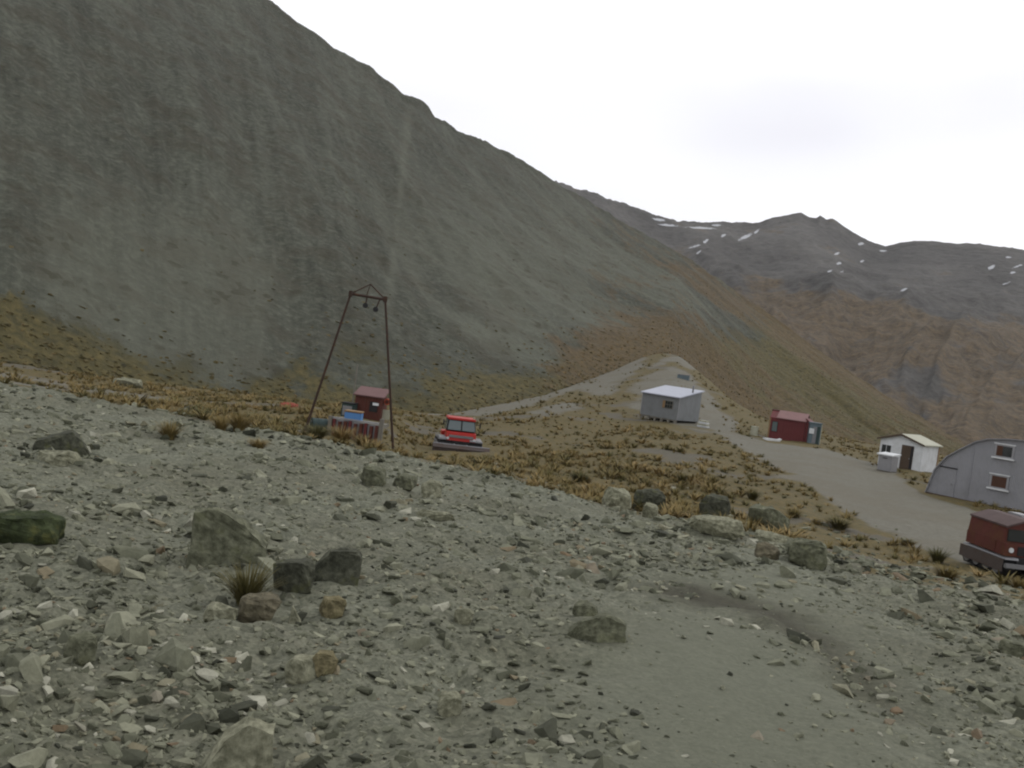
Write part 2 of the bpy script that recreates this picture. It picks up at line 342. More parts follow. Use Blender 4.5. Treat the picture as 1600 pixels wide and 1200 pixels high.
pad = np.pad(Zs, ((0, 0), (7, 7)), 'edge'); Zs = sum(ker[k]*pad[:, k:k+NR] for k in range(15))
k2 = np.exp(-np.linspace(-2, 2, 13)**2); k2 /= k2.sum()
pad = np.pad(Zs, ((6, 6), (0, 0)), 'edge'); Zs = sum(k2[k]*pad[k:k+NA] for k in range(13))
Zs += CZ
def gpx(x, y, lo=5.0):
    """where the line of sight through a photograph pixel meets the ground"""
    a, t = ray(x, y); a = float(a); t = float(t)
    i = np.clip(np.searchsorted(azg, a)-1, 0, NA-2); f = (a-azg[i])/(azg[i+1]-azg[i])
    z = (Zs[i]*(1-f)+Zs[i+1]*f - CZ)/rg
    k = np.nonzero((z >= t) & (rg > lo))[0]
    if len(k) == 0: k = [int(np.argmin(np.abs(rg-200)))]
    k = max(k[0], 1); d = z[k]-z[k-1]; g = (t-z[k-1])/d if d > 1e-9 else 1.0
    r = rg[k-1]+(rg[k]-rg[k-1])*min(max(g, 0), 1)
    return np.array([r*math.sin(a), r*math.cos(a)])
def dense(poly, n=10):
    p = []
    for k in range(len(poly)):
        a, b = np.array(poly[k], float), np.array(poly[(k+1) % len(poly)], float)
        p += [tuple(a+(b-a)*j/n) for j in range(n)]
    return p
def poly_world(poly): return np.array([gpx(x, y) for x, y in dense(poly)])
def poly_mask(X, Y, poly, soft):
    """1 inside a ground polygon, 0 outside, soft edge in metres that grows with distance"""
    ins = np.zeros(X.shape, bool); dist = np.full(X.shape, 1e9)
    n = len(poly)
    for k in range(n):
        x1, y1 = poly[k]; x2, y2 = poly[(k+1) % n]
        c = ((y1 > Y) != (y2 > Y))
        if y1 != y2: ins ^= c & (X < (x2-x1)*(Y-y1)/(y2-y1)+x1)
        dx, dy = x2-x1, y2-y1; L = dx*dx+dy*dy+1e-9
        t = np.clip(((X-x1)*dx+(Y-y1)*dy)/L, 0, 1)
        dist = np.minimum(dist, np.hypot(X-x1-t*dx, Y-y1-t*dy))
    sd_ = np.where(ins, dist, -dist)
    return smooth(-1, 1, sd_/soft)
AZ, RR = np.meshgrid(azg, rg, indexing='ij')
GX, GY = RR*np.sin(AZ), RR*np.cos(AZ)
ROADS = [
 [(1105, 664), (1200, 691), (1290, 702), (1372, 724), (1450, 778), (1600, 820), (1800, 875), (1800, 985), (1600, 905), (1500, 874), (1400, 842), (1330, 803), (1255, 757), (1185, 718), (1130, 682)],
 [(985, 640), (1000, 655), (1130, 680), (1160, 668), (1125, 640), (1098, 606), (1075, 582), (1045, 572), (1005, 588), (975, 604), (990, 618)],
 [(995, 586), (1030, 562), (1052, 556), (1075, 562), (1092, 580), (1080, 578), (1050, 566), (1025, 574)],
 [(640, 647), (760, 650), (840, 632), (900, 607), (960, 585), (1010, 562), (1005, 556), (940, 576), (880, 597), (820, 614), (740, 634), (680, 640)],
 [(-200, 574), (0, 598), (120, 614), (240, 630), (300, 632), (260, 620), (180, 608), (100, 596), (0, 580), (-200, 556)],
 [(895, 606), (935, 574), (985, 562), (1010, 566), (985, 592), (960, 618), (920, 618)],
 [(825, 644), (880, 628), (905, 632), (890, 644), (845, 652)]]
wob = 1.5*fbm(GX*0.35, GY*0.35, 3, 5)
road = np.zeros(GX.shape)
for k, pl in enumerate(ROADS):
    mk = poly_mask(GX+wob, GY+wob, poly_world(pl), 1.0 if k == 0 else 1.8)
    road = np.maximum(road, mk if k == 0 else mk*np.clip(0.8+0.7*fbm(GX*0.18, GY*0.18, 4, 44), 0, 1))
bench = smooth(-0.05, 0.06, np.log((rE[:, None]*1.03+2.2*fbm(GX*0.3, GY*0.3, 4, 9))/RR))
SMEAR_FINES = [(870, 1260), (880, 1120), (915, 1035), (975, 975), (1060, 955), (1180, 975), (1290, 1030), (1390, 1110), (1450, 1200), (1470, 1260)]  # made-up bare patch in the outline of a wet-lens smear
smear_fines = poly_mask(GX+0.25*fbm(GX*1.3, GY*1.3, 3, 4), GY, poly_world(SMEAR_FINES), 1.3)
SMEAR_FINES2 = [(990, 900), (1120, 880), (1260, 905), (1400, 1000), (1480, 1110), (1420, 1100), (1290, 1020), (1170, 965), (1040, 945)]
smear_fines2 = poly_mask(GX+0.3*fbm(GX*1.3, GY*1.3, 3, 14), GY, poly_world(SMEAR_FINES2), 1.4)
SMEAR_ARC = [(985, 915), (1060, 908), (1180, 935), (1290, 985), (1370, 1050), (1400, 1110), (1340, 1060), (1260, 1000), (1150, 955), (1040, 935)]  # outline of the painted dark arc in the lens smear
smear_arc = poly_mask(GX+0.25*fbm(GX*1.5, GY*1.5, 3, 24), GY, poly_world(SMEAR_ARC), 0.7)
grass = (1-bench)*(1-road)*smooth(-0.32, 0.12, fbm(GX*0.16, GY*0.16, 4, 12)+0.22*fbm(GX*0.7, GY*0.7, 2, 13)+0.34)
# relief
calm = np.maximum(road, np.maximum(smear_fines, smear_fines2*0.7))
rel = bench*(0.2*fbm(GX*0.5, GY*0.5, 4, 21)+0.13*ridged(GX*0.9, GY*0.9, 3, 22)-0.03+0.05*fbm(GX*4, GY*4, 3, 23))*smooth(2, 9, RR)
rel += (1-bench)*(0.16*fbm(GX*0.25, GY*0.25, 4, 31)+0.07*fbm(GX*1.2, GY*1.2, 3, 32))
lip = np.exp(-((RR-rE[:, None]*0.97)/(0.10*rE[:, None]))**2)
rel += bench*lip*0.28*ridged(GX*0.7, GY*0.7, 4, 41)*(0.4+0.6*smooth(0.2, -0.1, AZ))
rel *= (1-0.8*calm)
rel += -0.07*smear_arc + 0.05*smear_fines
Zg = Zs+rel
def gz(x, y):
    x = np.asarray(x, float); y = np.asarray(y, float)
    a = np.arctan2(x, y); r = np.hypot(x, y)
    i = np.clip(np.searchsorted(azg, a)-1, 0, NA-2); f = np.clip((a-azg[i])/(azg[i+1]-azg[i]), 0, 1)
    j = np.clip(np.searchsorted(rg, r)-1, 0, NR-2); g = np.clip((r-rg[j])/(rg[j+1]-rg[j]), 0, 1)
    return (Zg[i, j]*(1-f)+Zg[i+1, j]*f)*(1-g)+(Zg[i, j+1]*(1-f)+Zg[i+1, j+1]*f)*g
def gsample(A, x, y):
    a = np.arctan2(x, y); r = np.hypot(x, y)
    return A[np.clip(np.searchsorted(azg, a), 0, NA-1), np.clip(np.searchsorted(rg, r), 0, NR-1)]
V = np.stack([GX, GY, Zg], -1).reshape(-1, 3)
Fc = grid_faces(NA, NR)
at_ = {'grass': grass.ravel(), 'road': road.ravel(), 'bench': bench.ravel(), 'smear_arc': smear_arc.ravel(), 'smear_fines': np.maximum(smear_fines, 0.7*smear_fines2).ravel()}
isroad = road.ravel()[Fc].mean(1) > 0.5
v_, f_, a_, _ = submesh(V, Fc, at_, None, ~isroad)
ground = link('ground', fast_mesh('ground', v_, f_, a_, smooth_shade=True), M['ground'], kind='structure')
v_, f_, a_, _ = submesh(V, Fc, at_, None, isroad)
link('gravel_track', fast_mesh('gravel_track', v_, f_, a_, smooth_shade=True), M['ground'], kind='structure')

# ------------------------------------------------------------------ the scree mountain on the left, foot to ridge and over
def blur1(a, n):
    k = np.hanning(n+2)[1:-1]; k /= k.sum(); return np.convolve(np.pad(a, n//2, 'edge'), k, 'valid')
def sheet(foot, ridge, azr, na, nt, tmax, back):
    az = np.linspace(azr[0], azr[1], na); t = np.concatenate([np.linspace(0, 1, nt), np.linspace(1, tmax, 24)[1:]])
    fr, ft = curve(foot, az); rr, rt = curve(ridge, az)
    A, T = np.meshgrid(az, t, indexing='ij')
    r = fr[:, None]+(rr-fr)[:, None]*T
    return az, t, A, T, r, fr, ft*fr+CZ, rr, rt*rr+CZ
foot = [(x, y+3, r*0.97) for x, y, r in F_ if x < 1000] + [(1040, 552, 203), (1100, 605, 225), (1150, 645, 235), (1200, 685, 240), (1350, 735, 240), (1600, 795, 240), (1900, 860, 240)]
ridge = [(-420, -560, 300), (-200, -390, 305), (0, -268, 310), (200, -138, 310), (330, -58, 310), (420, 2, 310), (490, 50, 310), (550, 92, 311), (575, 103, 311), (600, 124, 311), (630, 148, 311), (655, 155, 312), (668, 165, 313), (680, 182, 314), (720, 205, 322), (770, 227, 335), (830, 262, 350), (880, 292, 362), (930, 322, 375), (1000, 362, 390), (1080, 408, 400), (1200, 492, 402), (1300, 562, 398), (1420, 645, 380), (1600, 740, 340), (1900, 850, 320)]
az, t, A, T, r_, fr, fz, rr, rz = sheet(foot, ridge, (-0.95, 0.75), 660, 400, 1.35, 0.5)
Tc = np.minimum(T, 1)
rzb = blur1(rz, 25); z = fz[:, None]+(rzb-fz)[:, None]*(0.35*Tc**1.35+0.65*Tc)+(rz-rzb)[:, None]*np.exp(-((T-1)/0.07)**2)
z -= (T > 1)*(r_-rr[:, None])*0.5
skew = 25+95*smooth(-0.25, 0.15, A)
S = A*240 + skew*(T-0.5); Tm = T*(rr-fr)[:, None]
env = (4*Tc*(1-Tc))**0.7*(T <= 1)
z += env*(2.5*ridged(S/34, Tm/190, 5, 51)+1.1*ridged(S/12, Tm/70, 4, 52)) + (0.25+0.75*env)*smooth(0, 0.05, Tc)*0.45*fbm(S/3.5, Tm/5, 3, 53)
z += np.exp(-((T-1)/0.05)**2)*(1.0*fbm(S/9, Tm/9, 4, 54)+0.8*ridged(S/5, Tm/6, 4, 55))
HX, HY = r_*np.sin(A), r_*np.cos(A)
V = np.stack([HX, HY, z], -1).reshape(-1, 3)
px, py = proj(V); px = px.reshape(A.shape); py = py.reshape(A.shape)
pat = fbm(S/40, Tm/90, 4, 61); pat2 = fbm(S/9, Tm/16, 4, 62)
# vegetation creeps up from the foot; sparse higher up
yb = np.interp(px, [-300, 0, 150, 300, 480, 650, 850, 1000, 1200, 1600], [370, 450, 505, 565, 602, 625, 600, 535, 480, 480])
hg = 0.85*smooth(-75, 55, py-yb+45*pat+30*pat2) + 0.4*smooth(240, 520, py+60*pat)*smooth(-0.2, 0.45, pat2+0.8*pat)*(1-0.6*smooth(500, 800, px))
ho = smooth(740, 1060, px+90*pat)*(0.4+0.6*smooth(360, 520, py+40*pat2))*(0.8+0.9*pat+0.35*pat2)
pale = smooth(0.12, 0.42, ridged(S/30, Tm/190, 3, 63)+0.1*pat2)*smooth(220, 420, py)*0.55*(1-smooth(0.5, 0.9, hg))
pale = np.maximum(pale, np.exp(-((px-(640-(py-160)*0.1))/8)**2)*smooth(150, 200, py)*(1-smooth(420, 560, py))*0.6)
hill_at = {'grass': hg.ravel(), 'orange': np.clip(ho, 0, 1).ravel(), 'pale': pale.ravel()}
link('scree_hillside', fast_mesh('scree_hillside', V, grid_faces(*A.shape), hill_at, np.stack([S, Tm], -1).reshape(-1, 2), True), M['hill'], kind='structure')
HILL = (az, t, fr, rr, z, hg, ho)

# ------------------------------------------------------------------ the far range with the last snow
foot = [(-200, 760, 260), (800, 760, 260), (1200, 760, 260), (1600, 790, 255), (2000, 860, 255)]
ridge = [(500, 260, 1150), (780, 262, 1150), (880, 287, 1180), (905, 297, 1190), (935, 304, 1200), (980, 321, 1210), (1025, 336, 1220), (1060, 347, 1230), (1100, 349, 1240), (1140, 348, 1250), (1185, 350, 1255), (1210, 341, 1260), (1235, 336, 1262), (1252, 334, 1264), (1264, 341, 1266), (1276, 343, 1267), (1281, 338, 1268), (1291, 346, 1269), (1300, 343, 1270), (1310, 349, 1270), (1330, 361, 1272), (1355, 378, 1275), (1383, 386, 1280), (1405, 380, 1283), (1430, 377, 1285), (1470, 380, 1290), (1500, 383, 1290), (1530, 382, 1290), (1570, 387, 1290), (1600, 393, 1290), (1700, 415, 1290), (1900, 470, 1290), (2200, 560, 1290)]
az, t, A, T, r_, fr, fz, rr, rz = sheet(foot, ridge, (-0.15, 0.85), 620, 250, 1.25, 0.5)
Tc = np.minimum(T, 1)
rzb = blur1(rz, 41); z = fz[:, None]+(rzb-fz)[:, None]*(0.25*Tc+0.75*Tc**1.75)+(rz-rzb)[:, None]*np.exp(-((T-1)/0.05)**2)
z -= (T > 1)*(r_-rr[:, None])*0.5
S = A*900+120*(T-0.5)*np.sin(A*9); Tm = T*(rr-fr)[:, None]
env = (4*Tc*(1-Tc))**0.8*(T <= 1)
z += env*(26*ridged(S/130, Tm/420, 6, 71)+9*fbm(S/60, Tm/120, 4, 72))+(0.2+0.8*env)*smooth(0.1, 0.3, Tc)*2.2*ridged(S/22, Tm/30, 3, 73)
z += np.exp(-((T-1)/0.06)**2)*3.0*ridged(S/16, Tm/16, 4, 74)
V = np.stack([r_*np.sin(A), r_*np.cos(A), z], -1).reshape(-1, 3)
px, py = proj(V); px = px.reshape(A.shape); py = py.reshape(A.shape)
pat = fbm(S/120, Tm/120, 4, 75); pat2 = fbm(S/40, Tm/25, 4, 76)
ho = smooth(390, 520, py+60*pat+15*pat2-0.06*(px-1200))*(0.85+0.5*pat)
snow = np.zeros(A.shape)
for (x, y, L, h, ang) in [(1030, 343, 18, 3, 8), (1045, 352, 26, 2.5, 4), (1095, 356, 34, 2.5, 3), (1120, 352, 16, 2, 2), (1085, 385, 15, 2.5, -15), (1103, 377, 8, 3, -30), (1092, 394, 8, 2, -40), (1165, 370, 16, 4, -25), (1182, 362, 8, 3, -40), (1130, 368, 6, 3, -30), (1345, 381, 8, 3, -10), (1308, 396, 8, 3, -20), (1312, 411, 7, 2.5, -20), (1296, 424, 8, 2.5, -15), (1347, 408, 6, 2.5, -20), (1316, 424, 5, 2, -20), (1412, 453, 11, 2.5, -25), (1549, 418, 10, 4, -30), (1571, 443, 9, 2.5, -15), (1582, 426, 9, 2, -10), (1575, 402, 8, 2, 0), (1380, 392, 10, 2, 5), (1590, 416, 12, 2, -20)]:
    c, s_ = math.cos(R(ang)), math.sin(R(ang)); dx, dy = px-x, py-y
    u, v = dx*c+dy*s_, -dx*s_+dy*c
    snow = np.maximum(snow, np.exp(-((u/L)**2+(v/h)**2)*1.9))
link('far_mountain', fast_mesh('far_mountain', V, grid_faces(*A.shape), {'orange': np.clip(ho, 0, 1).ravel(), 'snow': snow.ravel()}, np.stack([S, Tm], -1).reshape(-1, 2), True), M['far'], kind='structure')

# ------------------------------------------------------------------ part builder
class MB:
    def __init__(s): s.bm = bmesh.new()
    def box(s, x0, x1, y0, y1, z0, z1, bev=0.0):
        g = bmesh.ops.create_cube(s.bm, size=1); vs_ = g['verts']
        for v in vs_: v.co = Vector(((x0+x1)/2+v.co.x*(x1-x0), (y0+y1)/2+v.co.y*(y1-y0), (z0+z1)/2+v.co.z*(z1-z0)))
        if bev:
            es = list({e for v in vs_ for e in v.link_edges})
            bmesh.ops.bevel(s.bm, geom=es, offset=bev, segments=2, affect='EDGES')
        return s
    def tube(s, a, b, r, r2=None, n=10):
        a, b = Vector(a), Vector(b); d = b-a
        g = bmesh.ops.create_cone(s.bm, cap_ends=True, segments=n, radius1=r, radius2=r if r2 is None else r2, depth=d.length)
        q = d.to_track_quat('Z', 'Y').to_matrix().to_4x4(); q.translation = (a+b)/2
        bmesh.ops.transform(s.bm, matrix=q, verts=g['verts']); return s
    def prism(s, pts, y0, y1, axis='y'):
        """outline (x,z) pushed along y, or (y,z) along x"""
        f = (lambda p, d: (p[0], d, p[1])) if axis == 'y' else (lambda p, d: (d, p[0], p[1]))
        a = [s.bm.verts.new(f(p, y0)) for p in pts]; b = [s.bm.verts.new(f(p, y1)) for p in pts]
        s.bm.faces.new(a); s.bm.faces.new(b[::-1]); n = len(pts)
        for i in range(n): s.bm.faces.new((a[i], b[i], b[(i+1) % n], a[(i+1) % n]))
        return s
    def hex(s, p):
        """eight corners, bottom four then top four"""
        v = [s.bm.verts.new(q) for q in p]
        for f in ((0, 1, 2, 3), (4, 5, 6, 7), (0, 1, 5, 4), (1, 2, 6, 5), (2, 3, 7, 6), (3, 0, 4, 7)): s.bm.faces.new([v[i] for i in f])
        return s
    def build(s, name, mat, parent=None, **props):
        bmesh.ops.recalc_face_normals(s.bm, faces=s.bm.faces)
        me = bpy.data.meshes.new(name); s.bm.to_mesh(me); s.bm.free()
        return link(name, me, M[mat] if isinstance(mat, str) else mat, parent, **props)
def thing(name, label, cat, loc, rotz=0.0, group=None):
    o = bpy.data.objects.new(name, None); col.objects.link(o); o.empty_display_size = 0.3
    o.location = tuple(float(c) for c in loc); o.rotation_euler = (0, 0, rotz); o['label'] = label; o['category'] = cat
    if group: o['group'] = group
    return o
def on_ground(x, y, r=None, dz=0.0):
    p = gpx(x, y) if r is None else at(x, y, r)[:2]
    return (p[0], p[1], float(gz(p[0], p[1]))+dz)
def face_cam(p, turn=0.0):
    """rotation that turns local -Y to the camera; positive turn shows more of the right-hand (+X) side"""
    return -math.atan2(p[0], p[1]) - R(turn)
def low(p, rot, pts):
    """lowest ground under a footprint"""
    c, s_ = math.cos(rot), math.sin(rot)
    return min(float(gz(p[0]+x*c-y*s_, p[1]+x*s_+y*c)) for x, y in pts)

# ------------------------------------------------------------------ tow tower
pl, pr = at(475, 667, 45.0), at(617, 709, 45.0)
pl[2] = gz(pl[0], pl[1]); pr[2] = gz(pr[0], pr[1])
tl, tr, ta = at(548, 459, 45.0), at(602, 468, 45.0), at(579, 444, 45.0)
o = Vector((pl+pr)/2)
tw = thing('tow_tower', 'tall rusty two-legged cable tower with a short crossbar and pointed brace', 'tower', o)
L = lambda p: Vector(p)-o
L0, L1, T0, T1, TA = L(pl), L(pr), L(tl), L(tr), L(ta)
MB().tube(L0-Vector((0, 0, .3)), T0+(T0-L0)*0.012, 0.062, 0.052).build('leg', 'steel_rust', tw)
MB().tube(L1-Vector((0, 0, .3)), T1+(T1-L1)*0.012, 0.062, 0.052).build('leg', 'steel_rust', tw)
bar = MB().tube(T0-(T1-T0)*0.05, T1+(T1-T0)*0.06, 0.065, n=8).build('crossbar', 'steel_rust', tw)
for q in (T0, T1): MB().box(q.x-.09, q.x+.09, q.y-.09, q.y+.09, q.z-.14, q.z+.14, .02).build('joint_plate', 'steel_rust', tw)
MB().tube(T0, TA, 0.028, n=6).build('brace', 'steel_rust', tw)
MB().tube(T1, TA, 0.032, n=6).build('brace', 'steel_rust', tw)
mid_ = (T0+T1)/2
MB().tube(mid_-Vector((.08, 0, 0)), TA, 0.02, n=6).build('king_post', 'steel_rust', tw)
for f, dx, lz in ((0.47, -.02, .42), (0.85, -.14, .52)):
    h0 = T0+(T1-T0)*f
    hg_ = MB().tube(h0, h0+Vector((dx, 0, -lz)), 0.035, n=6).build('hanger', 'steel_rust', tw)
    MB().tube(h0+Vector((dx, -.07, -lz)), h0+Vector((dx, .07, -lz)), 0.12, n=14).build('sheave', 'dark', hg_)
for q in (L0, L1): MB().box(q.x-.3, q.x+.3, q.y-.3, q.y+.3, q.z-.35, q.z+.06, .04).build('footing', 'timber', tw)

# ------------------------------------------------------------------ ticket booth, platform and clutter by the tower
b = on_ground(578, 645, 62); rot = face_cam(b, 12)
s_ = 62/1500
bt = thing('lift_booth', 'small dark red boarded booth with a faded pink roof behind the tower', 'booth', b, rot)
wd, dp, ht = 1.75, 1.6, 1.5
MB().box(-wd/2, wd/2, -dp/2, dp/2, -0.3, ht).build('wall', 'red_wall', bt)
for k in range(8):
    x = -wd/2+wd*(k+.5)/8
    MB().box(x-.098, x+.098, -dp/2-.035-.01*(k % 3), -dp/2-.004, .05, ht-.05).build('board', 'red_wall', bt)
MB().hex([(-wd/2-.12, -dp/2-.2, ht-.02), (wd/2+.12, -dp/2-.2, ht-.02), (wd/2+.12, dp/2+.15, ht+.42), (-wd/2-.12, dp/2+.15, ht+.42), (-wd/2-.12, -dp/2-.2, ht+.05), (wd/2+.12, -dp/2-.2, ht+.05), (wd/2+.12, dp/2+.15, ht+.49), (-wd/2-.12, dp/2+.15, ht+.49)]).build('roof', 'roof_booth', bt)
MB().box(.1, .62, -dp/2-.07, -dp/2-.045, .55, 1.2).build('opening', 'dark', bt)
MB().box(.3, .68, -dp/2-.12, -dp/2-.072, .98, 1.14).build('notice', 'white', bt)
MB().box(-wd/2-.16, -wd/2-.08, -dp/2-.1, -dp/2-.02, -.2, 3.4).build('corner_post', 'timber', bt)
c = on_ground(603, 636, 61.5)
ob = thing('notice_board', 'off-white square board standing against the right side of the booth', 'board', c, face_cam(c, 8))
MB().box(-.32, .32, -.03, .03, .18, .8, .01).build('panel', 'cream', ob); MB().tube((-.25, .05, -.3), (-.25, .05, .7), .03, n=6).build('post', 'timber', ob); MB().tube((.25, .05, -.3), (.25, .05, .7), .03, n=6).build('post', 'timber', ob)
# orange-red drum on the booth wall
c = Vector(b)+Matrix.Rotation(rot, 3, 'Z')@Vector((wd/2+.24, -.35, 1.28))
lm = thing('orange_drum', 'small orange-red drum fixed high on the right of the booth', 'drum', c, rot)
MB().tube((0, -.16, 0), (0, .16, 0), .2, n=16).build('shell', 'orange_red', lm); MB().tube((0, -.19, 0), (0, -.16, 0), .13, n=14).build('cap', 'red_wall', lm); MB().box(-.26, -.1, -.05, .05, -.05, .05).build('bracket', 'metal', lm)
c = on_ground(546, 637, 61)
g_ = thing('winch_cabinet', 'dark grey-green machine cabinet left of the red booth', 'cabinet', c, face_cam(c, 20))
MB().box(-.4, .4, -.35, .35, -.2, .85, .04).build('body', 'teal', g_); MB().box(-.44, .44, -.39, .39, .855, .92, .02).build('lid', 'dark', g_); MB().box(-.3, .3, -.375, -.355, .12, .72).build('door', 'metal', g_)
# platform with red slats
p0, p1 = at(520, 653, 48.5), at(592, 662, 47.8)
o = Vector(((p0[0]+p1[0])/2, (p0[1]+p1[1])/2, 0)); d_ = Vector(p1-p0); ang = math.atan2(d_.y, d_.x); Lh = math.hypot(d_.x, d_.y)/2
gz0 = low(o, ang, [(-Lh, 0), (Lh, 0), (0, 0)]); o.z = gz0
ptop = (p0[2]+p1[2])/2-gz0+0.05
pf = thing('loading_platform', 'loading platform with a weathered rail and red upright slats in front', 'platform', o, ang)
MB().box(-Lh-.15, Lh+.15, -.05, .05, ptop-.07, ptop).build('rail', 'silver', pf)
MB().box(-Lh-.1, Lh+.1, .08, 1.6, ptop-.28, ptop-.12).build('deck', 'timber', pf)
for k in range(9):
    x = -Lh+.12+(2*Lh-.2)*k/8.; w_ = .085+.01*((k*7) % 3)
    MB().tube((x, -.02+.02*(k % 2), -.35), (x+.02*(k % 3-1), -.02+.02*(k % 2), ptop-.1-.05*((k*5) % 3)), w_, n=10).build('slat', 'red_wall' if k % 3 else 'maroon', pf)
for x in (-Lh-.1, Lh+.14): MB().box(x-.1, x+.1, -.1, .1, -.45, ptop+.22-.2*(x < 0), .015).build('post', 'timber', pf)
MB().box(-Lh, Lh, .07, .13, -.3, ptop-.13).build('backing_board', 'silver', pf)
c = o + Matrix.Rotation(ang, 3, 'Z')@Vector((-.32, .62, ptop-.12))
bl = thing('blue_crate', 'bright blue plastic crate sitting on the loading platform', 'crate', c, ang+.1)
MB().box(-.42, .42, -.3, .3, 0, .42, .03).build('body', 'blue', bl); MB().box(-.45, .45, -.33, .33, .425, .5, .02).build('lid', 'tan', bl)
c = on_ground(502, 664, 48.8)
dr = thing('fuel_drum', 'dark teal drum lying in the grass left of the red slats', 'drum', c, face_cam(c, -15))
MB().tube((-.5, 0, .33), (.5, 0, .33), .33, n=20).build('shell', 'teal', dr)
for x in (-.48, -.17, .17, .48): MB().tube((x-.02, 0, .33), (x+.02, 0, .33), .35, n=20).build('hoop', 'teal', dr)
MB().tube((-.515, 0, .5), (-.5, 0, .5), .05, n=10).build('bung', 'metal', dr)

# red tarpaulins lying in the grass
def tarp(name, label, px_, py_, wpx, r, dep, mat='redcloth', seed=3):
    c = on_ground(px_, py_, r); wd_ = wpx/1500*math.hypot(c[0], c[1]); n = 14
    bm = bmesh.new(); vv = []
    for i in range(n):
        for j in range(6):
            x = (i/(n-1)-.5)*wd_; y = (j/5-.5)*dep
            e = 1-max(abs(i/(n-1)-.5), abs(j/5-.5))*1.2
            vv.append(bm.verts.new((x+.05*math.sin(j*2+seed), y+.06*math.sin(i*1.7+seed), .08+.28*max(e, 0)+.07*math.sin(i*1.9+j*1.3+seed))))
    for i in range(n-1):
        for j in range(5): bm.faces.new((vv[i*6+j], vv[(i+1)*6+j], vv[(i+1)*6+j+1], vv[i*6+j+1]))
    ex = bmesh.ops.extrude_face_region(bm, geom=bm.faces[:])
    for v in [g for g in ex['geom'] if isinstance(g, bmesh.types.BMVert)]: v.co.z -= .35
    bmesh.ops.recalc_face_normals(bm, faces=bm.faces)
    me = bpy.data.meshes.new(name); bm.to_mesh(me); bm.free()
    o = link(name, me, M[mat]); o.location = c; o.rotation_euler.z = face_cam(c)
    o['label'] = label; o['category'] = 'tarpaulin'
tarp('tarpaulin', 'crumpled red tarpaulin in the grass left of the tower', 451, 641, 26, 72, 1.3)
tarp('tarpaulin', 'flat orange-red tarpaulin beside the track behind the snow groomer', 692, 637, 30, None, 2.0, 'redcloth', 5)

# ------------------------------------------------------------------ red snow groomer
c = on_ground(714, 705, 66); rot = face_cam(c, -7)
sg = thing('snow_groomer', 'bright red tracked snow groomer with a wide front blade parked in the grass', 'snow groomer', c, rot)
for sx in (-1, 1):
    prof = [(-1.5, .35), (-1.25, .08), (1.25, .05), (1.6, .4), (1.35, .72), (-1.25, .76)]
    tk = MB().prism([(y, z_) for y, z_ in prof], sx*.62, sx*1.5, axis='x').build('track', 'dark', sg)
    for k in range(5): MB().tube((sx*1.505, -1.1+.55*k, .36), (sx*1.56, -1.1+.55*k, .36), .22, n=14).build('wheel', 'metal', tk)
    for k in range(9): MB().box(sx*1.06-.46, sx*1.06+.46, -1.3+.3*k, -1.22+.3*k, .765, .81).build('grouser', 'silver', tk)
    MB().hex([(sx*.8-.2, -1.45, .83), (sx*1.5, -1.45, .83), (sx*1.5, -.2, .86), (sx*.8-.2, -.2, .86), (sx*.8-.2, -1.4, .95), (sx*1.45, -1.4, .9), (sx*1.45, -.2, .98), (sx*.8-.2, -.2, .98)]).build('mudguard', 'metal', tk)
MB().box(-.62, .62, -1.5, 1.7, .4, .75, .03).build('chassis', 'dark', sg)
hd = MB().hex([(-1.0, -1.35, .78), (1.0, -1.35, .78), (1.0, -.1, .78), (-1.0, -.1, .78), (-1.0, -1.28, 1.33), (1.0, -1.28, 1.33), (1.0, -.1, 1.42), (-1.0, -.1, 1.42)]).build('bonnet', 'red_paint', sg)
MB().box(-.82, .82, -1.395, -1.345, 1.0, 1.16).build('grille', 'metal', hd)
for x in (-.9, .9): MB().tube((x, -1.42, .93), (x, -1.34, .93), .09, n=12).build('headlight', 'white', hd)
cb = MB().hex([(-1.0, -.95, 1.43), (1.0, -.95, 1.43), (1.0, .9, 1.43), (-1.0, .9, 1.43), (-.9, -.62, 2.12), (.9, -.62, 2.12), (.9, .85, 2.12), (-.9, .85, 2.12)]).build('cab', 'dark', sg)
for x0, x1, x2, x3 in ((-.94, -.05, -.05, -.85), (.05, .94, .85, .05)):
    MB().hex([(x0, -.99, 1.47), (x1, -.99, 1.47), (x1, -.96, 1.47), (x0, -.96, 1.47), (x3, -.69, 2.07), (x2, -.69, 2.07), (x2, -.66, 2.07), (x3, -.66, 2.07)]).build('windscreen', 'glass_painted_sky', cb)
MB().box(-.98, .98, -.72, .95, 2.125, 2.27, .05).build('roof', 'red_paint', cb)
for sx in (-1, 1):
    MB().hex([(sx*1.005, -.7, 1.5), (sx*1.03, -.7, 1.5), (sx*1.03, .7, 1.5), (sx*1.005, .7, 1.5), (sx*.92, -.45, 2.05), (sx*.945, -.45, 2.05), (sx*.945, .7, 2.05), (sx*.92, .7, 2.05)]).build('side_window', 'glass_painted_sky', cb)
    MB().tube((sx*1.0, -.8, 1.95), (sx*1.25, -.9, 1.95), .02, n=6).tube((sx*1.25, -.9, 1.75), (sx*1.25, -.9, 2.1), .05, n=8).build('mirror', 'dark', cb)
MB().tube((.85, -.3, 2.275), (.85, -.3, 2.4), .07, n=12).build('beacon', 'cream', cb)
bl_ = MB().prism([(-2.05, .56), (-2.2, .36), (-2.12, .12), (-2.2, -.06), (-2.12, -.08), (-2.02, .12), (-2.1, .36), (-1.97, .54)], -1.92, 1.92, axis='x').build('blade', 'blade', sg)
MB().tube((-1.92, -2.02, .58), (1.92, -2.02, .58), .03, n=8).build('top_edge', 'silver', bl_)
